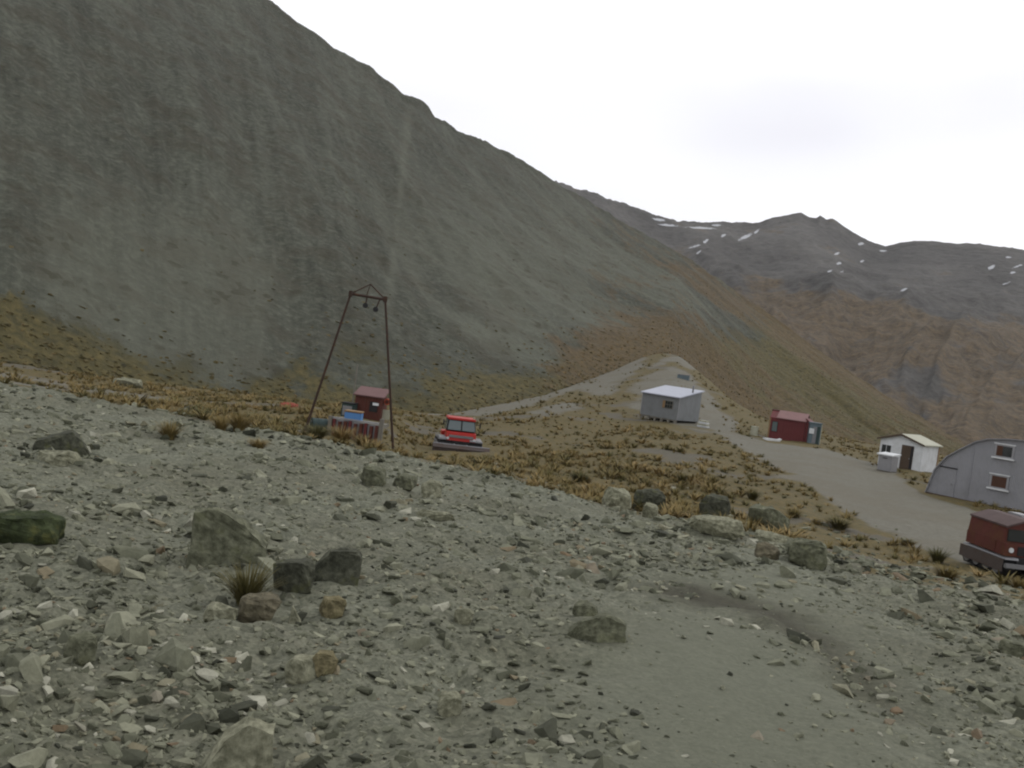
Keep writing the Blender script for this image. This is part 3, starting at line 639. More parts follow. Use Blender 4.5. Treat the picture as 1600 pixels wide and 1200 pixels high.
for x in (-1.2, -.4, .4, 1.2): MB().box(x-.05, x+.05, -1.96, -1.88, .1, .5).build('rib', 'metal', bl_)
for x in (-.5, .5): MB().tube((x, -2.0, .45), (x*.8, -1.4, .55), .07, n=8).build('push_arm', 'metal', sg)
MB().box(-1.1, 1.1, .95, 2.0, .8, 1.15, .03).build('rear_deck', 'red_paint', sg)

# ------------------------------------------------------------------ grey skillion hut
c = on_ground(1057, 661, 104); turn = -36
rot = face_cam(c, turn)                     # local: corner nearest the camera at the origin, long wall towards -X, short wall towards +Y
hz = low(c, rot, [(0, 0), (-5, 0), (-5, 3.9), (0, 3.9)])
L_, W_, h0, h1, fl = 5.0, 3.9, 2.75, 3.65, .35
rot = -math.atan2(c[0], c[1])-R(36)
gh = thing('skillion_hut', 'pale grey hut on short piles with a single-slope zinc roof', 'hut', (c[0], c[1], c[2]), rot)
hb = [(-L_, 0), (0, 0), (0, W_), (-L_, W_)]
hf = MB()
MB().hex([(-L_, 0, fl), (0, 0, fl), (0, W_, fl), (-L_, W_, fl), (-L_, 0, h0), (0, 0, h0), (0, W_, h1), (-L_, W_, h1)]).build('wall', 'grey_wall', gh)
e = .18
rf = MB().hex([(-L_-e, -e-.05, h0-.03), (e, -e-.05, h0-.03), (e, W_+e, h1+.05), (-L_-e, W_+e, h1+.05), (-L_-e, -e-.05, h0+.08), (e, -e-.05, h0+.08), (e, W_+e, h1+.16), (-L_-e, W_+e, h1+.16)]).build('roof', 'pale_roof', gh)
MB().tube((-.3, 2.6, h1-.3), (-.3, 2.6, h1+.45), .09, n=12).tube((-.3, 2.6, h1+.45), (-.3, 2.6, h1+.6), .15, .06, n=12).build('flue', 'metal', rf)
wn = MB().box(-2.1, -.75, -.05, -.004, 1.45, 2.3).build('window', 'timber', gh)
MB().box(-2.12, -1.8, -.075, -.052, 1.48, 2.27).build('shutter', 'tan', wn)
for i in range(3):
    for j in range(2): MB().box(-1.77+.33*i, -1.49+.33*i, -.07, -.052, 1.5+.4*j, 1.85+.4*j).build('pane', 'glass', wn)
for x in (-4.8, -3.9, -3.0, -2.1, -1.2, -.3):
    for y in (.15, W_-.15): MB().box(x-.13, x+.13, y-.13, y+.13, -.9, fl).build('pile', 'timber', gh)
for y in (.05, W_-.12): MB().box(-L_+.1, -.1, y, y+.07, fl-.14, fl-.002).build('bearer', 'timber', gh)
for x in (-L_-.03, -.04): MB().box(x, x+.07, -.03, .04, fl, h0-.04).build('corner_trim', 'silver', gh)
st_ = on_ground(1099, 664, 104.5)
sp = thing('timber_stack', 'low stack of pale boards at the right end of the grey hut', 'timber stack', st_, face_cam(st_, 25))
for k in range(4): MB().box(-.55+.06*k, .55-.03*k, -.35, .35, .02+.19*k, .15+.19*k).build('board', 'cream' if k % 2 else 'white', sp)
for x in (-.4, .35): MB().box(x-.05, x+.05, -.36, .36, -.25, .015).build('skid', 'timber', sp)
c = on_ground(1067, 596, 150)
tr_ = thing('water_trough', 'blue-grey trough on the bare slope above the grey hut', 'trough', c, face_cam(c, 10))
MB().box(-.9, .9, -.4, .4, -.5, .55, .05).build('body', 'bluegrey', tr_); MB().box(-.97, .97, -.47, .47, .555, .64, .02).build('rim', 'metal', tr_)

# ------------------------------------------------------------------ maroon hut with its annex
c = on_ground(1229, 685, 107); rot = face_cam(c, 8)
rh = thing('maroon_hut', 'maroon sheet-metal hut with a faded ridged roof at the back of the track', 'hut', c, rot)
x0, x1, dp, he, hr = -2.05, 1.7, 3.0, 2.25, 2.95
MB().prism([(0, -.4), (dp, -.4), (dp, he), (dp/2, hr), (0, he)], x0, x1, axis='x').build('wall', 'maroon', rh)
MB().prism([(-.2, he-.02), (dp/2, hr+.06), (dp/2, hr+.14), (-.2, he+.06)], x0+.75, x1+.1, axis='x').build('roof', 'pink_roof', rh)
MB().prism([(dp+.2, he-.02), (dp/2+.004, hr+.06), (dp/2+.004, hr+.14), (dp+.2, he+.06)], x0-.1, x1+.1, axis='x').build('roof', 'pink_roof', rh)
MB().prism([(x1+.003, -.4), (x1+1.2, -.4), (x1+1.2, 1.75), (x1+.003, he+.35)], .15, dp-.3).build('lean_to', 'maroon', rh)
MB().hex([(x1-.05, .05, he+.36), (x1+1.35, .05, 1.7), (x1+1.35, dp-.2, 1.7), (x1-.05, dp-.2, he+.36), (x1-.05, .05, he+.42), (x1+1.35, .05, 1.76), (x1+1.35, dp-.2, 1.76), (x1-.05, dp-.2, he+.42)]).build('lean_to_roof', 'maroon', rh)
d_ = MB().box(x0+.35, x0+.95, -.06, -.004, .75, 1.85).build('window', 'dark', rh)
MB().box(x0+.4, x0+.9, -.075, -.062, .8, 1.8).build('pane', 'glass_painted_sky', d_)
MB().box(x0+.015, x0+.16, -.05, -.005, .0, he-.05).build('corner_trim', 'tan', rh)
for k in range(9): MB().box(x0+1.1+.29*k, x0+1.14+.29*k, -.035, -.004, .0, he-.1).build('batten', 'maroon', rh)
c = on_ground(1271, 689, 106.5)
an = thing('tall_locker', 'blue-grey upright locker with a white notice at the end of the maroon hut', 'locker', c, face_cam(c, -12))
MB().box(-.6, .6, -.1, 1.0, -.4, 2.15, .02).build('body', 'bluegrey', an)
MB().box(-.2, .15, -.15, -.105, .05, 1.8).build('door', 'metal', an)
MB().box(.2, .5, -.14, -.105, .0, 1.85).build('door', 'teal', an)
MB().box(-.62, -.12, -.19, -.155, 1.05, 1.6).build('notice', 'white', an)
MB().box(-.68, .68, -.2, 1.06, 2.155, 2.25).build('roof', 'bluegrey', an)
MB().box(.605, .68, -.12, -.04, -.4, 2.15).build('edge_post', 'cream', an)
c = on_ground(1206, 684, 103.5)
sl = thing('rescue_sled', 'upturned pale sled lying below the window of the maroon hut', 'sled', c, face_cam(c, -14))
MB().prism([(-.85, .1), (-.6, .02), (.75, .02), (1.0, .3), (.9, .36), (.6, .24), (-.6, .24), (-.8, .3)], -.3, .3).build('hull', 'white', sl)
for y in (-.24, .24): MB().box(-.8, .6, y-.03, y+.03, -.05, .018).build('runner', 'dark', sl)
MB().tube((-.82, -.26, .25), (-1.35, -.26, .45), .025, n=6).tube((-.82, .26, .25), (-1.35, .26, .45), .025, n=6).tube((-1.35, -.27, .45), (-1.35, .27, .45), .025, n=6).build('handle', 'metal', sl)
c = on_ground(1179, 672, 107)
dm = thing('cream_drum', 'pale yellow-green drum standing left of the maroon hut', 'drum', c, 0)
MB().tube((0, 0, -.2), (0, 0, .95), .4, n=22).build('shell', 'cream', dm)
for z_ in (.03, .35, .65, .94): MB().tube((0, 0, z_-.02), (0, 0, z_+.02), .42, n=22).build('hoop', 'cream', dm)
MB().tube((.18, -.1, .955), (.18, -.1, .99), .05, n=10).build('bung', 'dark', dm)

# ------------------------------------------------------------------ white gabled shed
c = on_ground(1437, 733, 92); rot = face_cam(c, 24)   # local origin: the corner between gable front (-X) and side wall (+Y)
ws = thing('white_shed', 'white gabled shed with an open brown doorway near the arched hut', 'shed', c, rot)
Wd, Ln, he, hr = 3.9, 3.3, 2.4, 2.95
MB().prism([(-Wd, -.5), (0, -.5), (0, he), (-Wd/2, hr), (-Wd, he)], 0, Ln).build('wall', 'white', ws)
for sx in (0, 1):
    a_x, b_x = (-Wd-.25, -Wd/2) if sx == 0 else (.25, -Wd/2)
    za = he-.12
    MB().hex([(a_x, -.25, za), (b_x, -.25, hr+.02), (b_x, Ln+.2, hr+.02), (a_x, Ln+.2, za), (a_x, -.25, za+.1), (b_x, -.25, hr+.12), (b_x, Ln+.2, hr+.12), (a_x, Ln+.2, za+.1)]).build('roof', 'cream', ws)
    MB().hex([(a_x, -.29, za-.06), (b_x, -.29, hr-.05), (b_x, -.255, hr-.05), (a_x, -.255, za-.06), (a_x, -.29, za+.09), (b_x, -.29, hr+.11), (b_x, -.255, hr+.11), (a_x, -.255, za+.09)]).build('bargeboard', 'brown', ws)
dr = MB().box(-1.85, -.75, -.06, -.004, -.3, 2.1).build('door', 'brown', ws)
MB().box(-.98, -.78, -.075, -.062, -.1, 2.05).build('door_edge', 'dark', dr); MB().tube((-1.05, -.12, .95), (-1.05, -.06, .95), .05, n=10).build('handle', 'metal', dr)
wn = MB().box(-3.75, -2.75, -.06, -.004, .75, 1.9).build('window', 'white', ws)
for i in range(2): MB().box(-3.68+.45*i, -3.28+.45*i, -.075, -.062, .82, 1.83).build('pane', 'glass', wn)
MB().box(-.02, .05, Ln-.1, Ln+.06, -.4, he-.12).build('corner_trim', 'tan', ws)
MB().box(.004, .06, -.02, .1, -.4, he-.15).build('corner_trim', 'white', ws)
c = on_ground(1387, 737, 87)
tk = thing('silver_bin', 'silver sheet-metal bin with a white lid in front of the white shed', 'bin', c, face_cam(c, 30))
MB().box(-.72, .5, -.5, .55, .08, 1.35, .03).build('body', 'silver', tk)
MB().hex([(-.85, -.62, 1.36), (.62, -.62, 1.36), (.62, .66, 1.5), (-.85, .66, 1.5), (-.85, -.62, 1.46), (.62, -.62, 1.46), (.62, .66, 1.6), (-.85, .66, 1.6)]).build('lid', 'white', tk)
for y in (-.35, .35): MB().box(-.8, .6, y-.1, y+.1, -.3, .078).build('skid', 'timber', tk)
MB().tube((-.3, -.55, 1.15), (.1, -.55, 1.15), .03, n=8).build('handle', 'dark', tk)

# ------------------------------------------------------------------ big arched hut
c0 = at(1448, 767, 74.5); c0[2] = gz(c0[0], c0[1])
rot = face_cam(c0, 26); k_ = 74.5/1500; kx = k_/math.cos(R(8))
ah = thing('arched_hut', 'large grey arched hut with two small white-framed windows one above the other', 'hut', c0, rot)
half = [(0, -2.5), (0, 0), (8, 34), (22, 55), (40, 69), (58, 82), (74, 88.5), (100, 92.5), (128, 94.5)]
out_ = [(x*kx, z_*k_ if z_ > 0 else z_) for x, z_ in half]; mw = 128*kx
out_ = out_ + [(2*mw-x, z_) for x, z_ in out_[-2::-1]]
MB().prism(out_, 0, 9.0).build('wall', 'arch_wall', ah)
shell = []
for i in range(1, len(out_)-2):
    (xa, za), (xb, zb) = out_[i], out_[i+1]
    n_ = Vector((-(zb-za), xb-xa)).normalized()*.06
    MB().hex([(xa, -.18, za), (xb, -.18, zb), (xb, 9.15, zb), (xa, 9.15, za), (xa+n_.x, -.18, za+n_.y), (xb+n_.x, -.18, zb+n_.y), (xb+n_.x, 9.15, zb+n_.y), (xa+n_.x, 9.15, za+n_.y)]).build('roof_sheet', 'arch_wall', ah)
for (xc, zc, w_, h_, pm) in ((97*kx, 76*k_, .5, .34, 'glass'), (96*kx, 34*k_, .48, .36, 'curtain')):
    fr_ = MB().box(xc-w_-.14, xc+w_+.14, -.06, -.004, zc-h_-.12, zc+h_+.12).build('window', 'silver', ah)
    MB().box(xc-w_, xc+w_, -.072, -.062, zc-h_, zc+h_).build('pane', pm, fr_)
    if pm == 'glass': MB().box(xc-w_, xc-.1, -.085, -.074, zc-h_, zc+h_).build('curtain', 'curtain', fr_)
    MB().box(xc-w_-.25, xc+w_+.25, -.16, -.064, zc-h_-.2, zc-h_-.1).build('sill', 'white', fr_)
    MB().box(xc-w_-.2, xc+w_+.2, -.11, -.064, zc+h_+.1, zc+h_+.17).build('head_trim', 'white', fr_)
dr = MB().box(15*kx, 38*kx, -.05, -.004, -.6, 40*k_).build('door', 'arch_wall', ah)
MB().box(14*kx, 39*kx, -.09, -.052, 40*k_, 40*k_+.08).build('lintel', 'dark', dr)
MB().tube((34*kx, -.11, .9), (34*kx, -.05, .9), .05, n=10).build('handle', 'metal', dr)
MB().box(-.1, 2*mw, -.14, -.064, -2.4, .05).build('base_plank', 'brown', ah)
for k in range(1, 9):
    x = mw*2*k/9; zt = np.interp(x, [p[0] for p in out_], [p[1] for p in out_])
    if abs(x-97*kx) > .95 and not (13*kx < x < 40*kx): MB().box(x-.03, x+.03, -.04, -.004, .06, zt-.08).build('seam', 'arch_wall', ah)

# ------------------------------------------------------------------ faded red vehicle at the right-hand edge
c = on_ground(1574, 897, 43.5); rot = face_cam(c, -34)
rv = thing('old_snow_vehicle', 'old faded red boxy tracked vehicle parked below the arched hut', 'vehicle', c, rot)
rv.scale = (.9, .9, .9)
for sx in (-1, 1):
    tk = MB().prism([(-1.5, .4), (-1.2, .1), (1.5, .08), (1.8, .45), (1.5, .8), (-1.25, .8)], sx*.65, sx*1.2, axis='x').build('track', 'dark', rv)
    for k in range(4): MB().tube((sx*1.205, -1.0+.75*k, .42), (sx*1.26, -1.0+.75*k, .42), .28, n=16).build('wheel', 'metal', tk)
    MB().hex([(sx*.62, -1.55, .84), (sx*1.25, -1.55, .84), (sx*1.25, 1.7, .84), (sx*.62, 1.7, .84), (sx*.62, -1.5, .93), (sx*1.22, -1.5, .9), (sx*1.22, 1.7, .9), (sx*.62, 1.7, .93)]).build('mudguard', 'metal', tk)
bd = MB().hex([(-1.12, -1.25, .95), (1.12, -1.25, .95), (1.12, 1.7, .95), (-1.12, 1.7, .95), (-1.12, -1.25, 1.5), (1.12, -1.25, 1.5), (1.12, 1.7, 1.5), (-1.12, 1.7, 1.5)]).build('body', 'red_faded', rv)
cb = MB().prism([(-1.12, 1.503), (1.12, 1.503), (1.05, 2.15), (.25, 2.45), (-.25, 2.45), (-1.05, 2.15)], -1.05, 1.65).build('cab', 'red_faded', rv)
MB().prism([(-1.1, 2.16), (-.27, 2.465), (.27, 2.465), (1.1, 2.16), (1.1, 2.24), (.27, 2.55), (-.27, 2.55), (-1.1, 2.24)], -1.15, 1.7).build('roof', 'roof_dull', cb)
for x in (-.55, .5): MB().box(x-.42, x+.42, -1.09, -1.055, 1.58, 2.1).build('windscreen', 'glass', cb)
MB().box(-1.15, -1.125, -.55, .35, 1.0, 1.48).build('side_panel', 'red_faded', bd)
for x in (-.85, .85): MB().tube((x, -1.3, 1.22), (x, -1.255, 1.22), .11, n=14).build('headlight', 'white', bd)
MB().box(-.55, .55, -1.29, -1.255, 1.02, 1.4).build('grille', 'dark', bd)
MB().box(-1.3, 1.3, -1.72, -1.56, .5, .7, .03).build('bumper', 'metal', rv)
for x in (-.5, .5): MB().box(x-.06, x+.06, -1.6, -1.2, .55, .66).build('bumper_arm', 'metal', rv)
MB().box(-.62, .62, -1.4, 1.6, .5, .945).build('chassis', 'dark', rv)
for sx in (-1, 1): MB().box(sx*1.3-.02, sx*1.3+.02, -1.5, 1.75, .3, .83).build('skirt', 'blade', rv)
MB().box(.35, .95, .2, 1.2, 2.42, 2.62, .04).build('roof_load', 'silver', cb)

# ------------------------------------------------------------------ boulders, one object each
def boulder(name, label, xl, xr, yt, yb, mat, depth=0.8, seed=0, pts=None, sink=0.3):
    xc = (xl+xr)/2
    p = gpx(xc, yb); r = float(np.hypot(*p)); s = r/1500*1.02
    wd_, ht_ = (xr-xl)*s, (yb-yt)*s*1.02
    dp_ = wd_*depth; p = p*(1+dp_*0.35/r); zb = float(gz(p[0], p[1]))
    rs = np.random.default_rng(seed+100)
    bm = bmesh.new()
    if pts is None:
        q = rs.normal(size=(26, 3)); q /= np.linalg.norm(q, axis=1)[:, None]
        q = np.sign(q)*np.abs(q)**0.6; q = q/np.abs(q).max(0)*rs.uniform(.82, 1, (26, 1))
        q = q*np.array([.5, .5, .5])+np.array([0, 0, .5])
    else:
        q = np.array([(x, y, z_) for x, z_ in pts for y in (-.5+.22*z_, .45-.25*z_)], float)
    q = q*np.array([wd_, dp_, ht_*(1+sink)])-np.array([0, 0, ht_*sink])
    for v in q: bm.verts.new(v)
    h = bmesh.ops.convex_hull(bm, input=bm.verts)
    bmesh.ops.delete(bm, geom=[g for g in h['geom_interior'] if isinstance(g, bmesh.types.BMVert)], context='VERTS')
    bmesh.ops.triangulate(bm, faces=bm.faces)
    bmesh.ops.subdivide_edges(bm, edges=bm.edges, cuts=4, use_grid_fill=True)
    bmesh.ops.smooth_vert(bm, verts=bm.verts, factor=0.14, use_axis_x=True, use_axis_y=True, use_axis_z=True)
    co = np.array([v.co for v in bm.verts]); k = 3.2/max(wd_, ht_)
    d = (0.05*fbm(co[:, 0]*k*2+seed, co[:, 1]*k*2+co[:, 2]*k*1.7, 4, seed+1)-0.05*np.clip(ridged(co[:, 0]*k*1.3+co[:, 2]*k*.7, co[:, 1]*k+co[:, 2]*k*2.2+seed, 2, seed+5)-.35, 0, 1))*max(wd_, ht_)
    bm.normal_update()
    for v, e in zip(bm.verts, d): v.co += v.normal*float(e)
    me = bpy.data.meshes.new(name); bm.to_mesh(me); bm.free()
    o = link(name, me, M[mat]); o.location = (p[0], p[1], zb); o.rotation_euler.z = face_cam(p)
    o.rotation_euler.rotate_axis('Y', 0.0)
    o['label'] = label; o['category'] = 'boulder'; o['group'] = 'boulders on the gravel bench'
    return (p[0], p[1], max(wd_, dp_)*0.5)
WEDGE = [(-.5, 0), (-.5, .94), (-.2, 1.0), (.18, .8), (.52, .5), (.5, .0)]
BL = [
 ('boulder', 'large wedge-shaped grey boulder with a flat pale top edge, left foreground', 298, 408, 808, 886, 'b_grey', .7, 1, WEDGE),
 ('boulder', 'squarish grey boulder with a dark lichen-spotted right face beside the wedge boulder', 488, 560, 864, 918, 'b_dark', .8, 2, [(-.5, 0), (-.5, .55), (-.2, .95), (.35, 1), (.5, .85), (.45, 0)]),
 ('boulder', 'pale angular boulder at the gravel edge left of a dark hollow', 934, 986, 761, 794, 'b_pale', .8, 3, None),
 ('boulder', 'smooth rounded pale boulder just below the dark rock at the gravel edge', 997, 1027, 787, 812, 'b_pale', .8, 4, None),
 ('boulder', 'dark grey boulder between pale rocks at the gravel edge', 986, 1042, 762, 799, 'b_dark', .8, 5, None),
 ('boulder', 'long low grey slab in the middle foreground beside a smooth grey-brown patch', 886, 976, 966, 1010, 'b_grey', .5, 6, [(-.5, .35), (-.42, 0), (.5, 0), (.47, .8), (.1, .95), (-.3, .7)]),
 ('boulder', 'flat grey slab lying just behind the long low slab', 889, 936, 950, 972, 'b_grey', .7, 7, None),
 ('boulder', 'big pale grey boulder at the bottom edge of the picture', 310, 424, 1108, 1215, 'b_pale', .7, 8, [(-.5, 0), (-.45, .45), (-.2, .8), (.1, .98), (.45, .9), (.5, 0)]),
 ('boulder', 'small cream boulder alone on the gravel left of the long slab', 706, 740, 950, 974, 'b_pale', .8, 9, None),
 ('boulder', 'knobbly cream stone near the bottom centre of the gravel', 680, 722, 1074, 1112, 'b_pale', .8, 10, None),
 ('boulder', 'low dark jagged rock on the gravel at the far left', 55, 140, 674, 708, 'b_dark', .6, 11, [(-.5, 0), (-.4, .6), (-.2, .35), (.12, 1), (.3, .7), (.5, 0)]),
 ('boulder', 'whitish flat slab below the dark jagged rock at left', 60, 126, 708, 730, 'b_pale', .8, 12, None),
 ('boulder', 'dark green mossy boulder touching the left edge of the picture', -20, 90, 822, 864, 'b_moss', .7, 13, None),
 ('boulder', 'dark boulder with tussock behind it at the right end of the gravel edge', 1090, 1142, 772, 812, 'b_dark', .8, 14, None),
 ('boulder', 'broad brownish-grey boulder right of the dark boulder on the bank', 1163, 1238, 792, 826, 'b_grey', .8, 15, None),
 ('boulder', 'pale flat-topped slab below the broad brownish boulder on the bank', 1176, 1232, 832, 850, 'b_pale', .7, 16, None),
 ('boulder', 'grey upright boulder at the end of the pale slab on the bank', 1228, 1292, 842, 884, 'b_grey', .7, 17, None),
 ('boulder', 'reddish squat boulder beneath the pale slab on the bank', 1175, 1218, 848, 874, 'b_red', .8, 18, None),
 ('boulder', 'long pale ledge of rock along the crest of the gravel edge', 1075, 1165, 812, 838, 'b_pale', .5, 19, None),
 ('boulder', 'pale angular rock on the gravel crest right of the tower foot', 655, 692, 748, 776, 'b_pale', .8, 20, None),
 ('boulder', 'grey leaning rock on the gravel crest below the tower', 612, 652, 738, 764, 'b_grey', .8, 21, None),
 ('boulder', 'blocky dark grey rock on the gravel crest below the red slats', 560, 604, 734, 764, 'b_grey', .8, 22, None),
 ('boulder', 'thin plank-like pale slab lying flat in the middle of the gravel', 648, 712, 793, 809, 'b_pale', .4, 23, None),
 ('boulder', 'rounded brown-grey boulder in front of the olive tussock', 368, 442, 916, 962, 'b_red', .8, 24, None),
 ('boulder', 'bluish-white layered slab below the wedge boulder', 318, 372, 930, 964, 'b_pale', .8, 25, None),
 ('boulder', 'white triangular stone right of the rounded brown-grey boulder', 450, 478, 934, 964, 'b_pale', .7, 26, [(-.5, 0), (-.3, 1), (.5, .05), (.4, 0)]),
 ('boulder', 'ochre yellow stone in front of the squarish dark boulder', 496, 542, 924, 956, 'b_ochre', .8, 27, None),
 ('boulder', 'smooth pale grey slab in the lower left foreground', 440, 502, 1036, 1074, 'b_pale', .8, 28, None),
 ('boulder', 'tan slab lying against the smooth pale grey slab', 480, 526, 1044, 1076, 'b_ochre', .8, 29, None),
 ('boulder', 'bluish-grey slab half buried in the gravel at far lower left', 94, 146, 1016, 1056, 'b_grey', .8, 30, None),
 ('boulder', 'dark cracked boulder between the tussock and the squarish dark boulder', 420, 488, 876, 930, 'b_dark', .8, 31, None),
 ('boulder', 'greyish slab leaning on the gravel at the lower right edge', 1560, 1612, 1010, 1040, 'b_grey', .8, 32, None),
 ('boulder', 'pale cream rock in the grass at the left below the hillside', 176, 222, 592, 606, 'b_pale', .8, 33, None),
]
occupied = [boulder(*a) for a in BL]

# ------------------------------------------------------------------ stones
def hull_stone(seed, n=11, flat=0.5):
    rs = np.random.default_rng(seed); q = rs.normal(size=(n, 3)); q /= np.linalg.norm(q, axis=1)[:, None]
    q = np.sign(q)*np.abs(q)**0.7; q *= np.array([.62, .45, .5*flat*2])
    bm = bmesh.new(); [bm.verts.new(v) for v in q]
    h = bmesh.ops.convex_hull(bm, input=bm.verts)
    bmesh.ops.delete(bm, geom=[g for g in h['geom_interior'] if isinstance(g, bmesh.types.BMVert)], context='VERTS')
    bmesh.ops.triangulate(bm, faces=bm.faces); bm.verts.index_update()
    v = np.array([x.co for x in bm.verts]); f = np.array([[y.index for y in x.verts] for x in bm.faces]); bm.free()
    return v, f
STV = [hull_stone(200+k, 9+k % 5, 0.42+0.08*(k % 4)) for k in range(14)]
def rotm(rz, tx, ty):
    c, s = np.cos(rz), np.sin(rz); ct, st = np.cos(tx), np.sin(tx); cu, su = np.cos(ty), np.sin(ty); o, i = np.zeros_like(rz), np.ones_like(rz)
    Z = np.stack([np.stack([c, -s, o], -1), np.stack([s, c, o], -1), np.stack([o, o, i], -1)], -2)
    X = np.stack([np.stack([i, o, o], -1), np.stack([o, ct, -st], -1), np.stack([o, st, ct], -1)], -2)
    Y = np.stack([np.stack([cu, o, su], -1), np.stack([o, i, o], -1), np.stack([-su, o, cu], -1)], -2)
    return Z@X@Y
def replicate(variants, pos, rot, scl, rnd):
    Vs, Fs, As = [], [], []; base = 0; which = rng.integers(0, len(variants), len(pos))
    for k, (v, f) in enumerate(variants):
        i = np.nonzero(which == k)[0]
        if not len(i): continue
        P = np.einsum('nij,nvj->nvi', rot[i], v[None]*scl[i][:, None, :])+pos[i][:, None, :]
        Vs.append(P.reshape(-1, 3)); Fs.append((f[None]+(np.arange(len(i))*len(v))[:, None, None]+base).reshape(-1, 3))
        As.append(np.repeat(rnd[i], len(v))); base += len(i)*len(v)
    return np.concatenate(Vs), np.concatenate(Fs), np.concatenate(As)
def scatter_polar(n, r0, r1, a0, a1, p=1.0):
    """points spread with density falling with distance"""
    a = rng.uniform(a0, a1, n); u = rng.random(n); r = r0*(r1/r0)**(u**p)
    return a, r
N = 62000
a, r = scatter_polar(N, 6.0, 52, -0.66, 0.66, 0.85)
x, y = r*np.sin(a), r*np.cos(a)
size = 0.035*np.exp(rng.normal(0, 0.68, N))*(0.75+0.035*r)
patch = fbm(x*0.45, y*0.45, 3, 81)
be = gsample(bench, x, y); fi = gsample(np.maximum(smear_fines, smear_fines2*0.85), x, y); rdm = gsample(road, x, y)
keep = (rng.random(N) < be*(0.7+0.9*patch)+(0.08+0.3*np.exp(-np.maximum(r/np.interp(a, azg, rE)-1, 0)/0.25))*(1-be)) & (rng.random(N) > 0.96*fi) & (rng.random(N) > 0.9*rdm)
size = np.where(patch > 0.18, size*1.35, size)
for bx_, by_, br in occupied: keep &= np.hypot(x-bx_, y-by_) > br*0.8
size = np.minimum(size, 0.42)
x, y, r, size = x[keep], y[keep], r[keep], size[keep]
# middle-sized and larger slabs; the bank on the right is strewn with them
n2 = 470
a2, r2 = scatter_polar(n2, 7.5, 44, -0.62, 0.62, 0.9); x2, y2 = r2*np.sin(a2), r2*np.cos(a2); s2 = 0.115*np.exp(rng.normal(0, 0.42, n2))*(0.8+0.02*r2)
k2_ = (gsample(bench, x2, y2) > 0.5) & (gsample(np.maximum(smear_fines, smear_fines2), x2, y2) < 0.3) & (rng.random(n2) < 0.55+0.6*fbm(x2*0.45, y2*0.45, 3, 81))
n3_ = 420; a3 = rng.uniform(0.12, 0.56, n3_); r3 = np.interp(a3, azg, rE)*(1.0+np.abs(rng.normal(0, .13, n3_))-.05)
x2 = np.concatenate([x2, r3*np.sin(a3)]); y2 = np.concatenate([y2, r3*np.cos(a3)]); r2 = np.concatenate([r2, r3]); s2 = np.concatenate([s2, 0.19*np.exp(rng.normal(0, .4, n3_))]); k2_ = np.concatenate([k2_, np.ones(n3_, bool)])
for bx_, by_, br in occupied: k2_ &= np.hypot(x2-bx_, y2-by_) > br
x, y, r, size = (np.concatenate(q) for q in ((x, x2[k2_]), (y, y2[k2_]), (r, r2[k2_]), (size, s2[k2_])))
n = len(x)
scl = size[:, None]*np.stack([rng.uniform(.8, 1.5, n), rng.uniform(.7, 1.2, n), rng.uniform(.35, .85, n)], -1)
rot = rotm(rng.uniform(0, 6.28, n), rng.normal(0, .3, n), rng.normal(0, .3, n))
pos = np.stack([x, y, gz(x, y)+scl[:, 2]*rng.uniform(-0.18, 0.2, n)], -1)
rnd = np.clip(rng.beta(1.7, 1.7, n)+0.22*fbm(x*0.6, y*0.6, 3, 83)-0.02, 0, 0.999)
pxs, pys = proj(pos); inview = (pxs > 0) & (pxs < 1600) & (pys > 0) & (pys < 1200)
order = np.argsort(-(size/r)*inview)
big = order[:300]; rest = order[300:]
v_, f_, a_ = replicate(STV, pos[rest], rot[rest], scl[rest], rnd[rest])
link('loose_stones', fast_mesh('loose_stones', v_, f_, {'rnd': a_}), M['stone_s'], ground, kind='stuff')
sm_ = []
for k, (v, f) in enumerate(STV):
    me = fast_mesh('stone', v, f); me.materials.append(M['stone_o']); sm_.append(me)
for q, i in enumerate(big):
    o = bpy.data.objects.new('stone', sm_[q % len(sm_)]); col.objects.link(o); o.parent = ground
    mm = Matrix(rot[i].tolist()).to_4x4()@Matrix.Diagonal((*scl[i].tolist(), 1)); mm.translation = pos[i].tolist(); o.matrix_world = mm

# ------------------------------------------------------------------ tussock grass
def clump(seed, blades, seg=2, spread=.35, wide=.03):
    rs = np.random.default_rng(seed); Vv, Ff = [], []
    for b_ in range(blades):
        th = rs.uniform(0, 6.283); lean = rs.uniform(.1, 1)**.8*spread*1.6; L_ = rs.uniform(.55, 1.0); r0 = rs.uniform(0, .16)
        dx, dy = math.cos(th), math.sin(th); px_, py_ = -dy, dx
        base = len(Vv)
        for s in range(seg+1):
            t_ = s/seg; ro = r0+lean*t_**1.6; z_ = L_*(t_-.28*lean*t_*t_); w_ = wide*(1-t_*.92)
            Vv += [(dx*ro+px_*w_, dy*ro+py_*w_, z_-.04), (dx*ro-px_*w_, dy*ro-py_*w_, z_-.04)]
        for s in range(seg):
            k = base+2*s; Ff += [(k, k+1, k+3), (k, k+3, k+2)]
    return np.array(Vv), np.array(Ff)
TCL = [clump(300+k, 24, 2, .42, .055) for k in range(7)]
N = 26000
a, r = scatter_polar(N, 33, 195, -0.68, 0.68, 0.8)
x, y = r*np.sin(a), r*np.cos(a)
gm = gsample(grass, x, y)
cl = fbm(x*0.22, y*0.22, 3, 91)
keep = (rng.random(N) < gm*np.clip(0.85+1.5*cl, 0.1, 1)*(1-0.55*smooth(0.2, 0.3, a)*smooth(75, 60, r))) & (r < np.interp(a, azg, rF)*1.0)
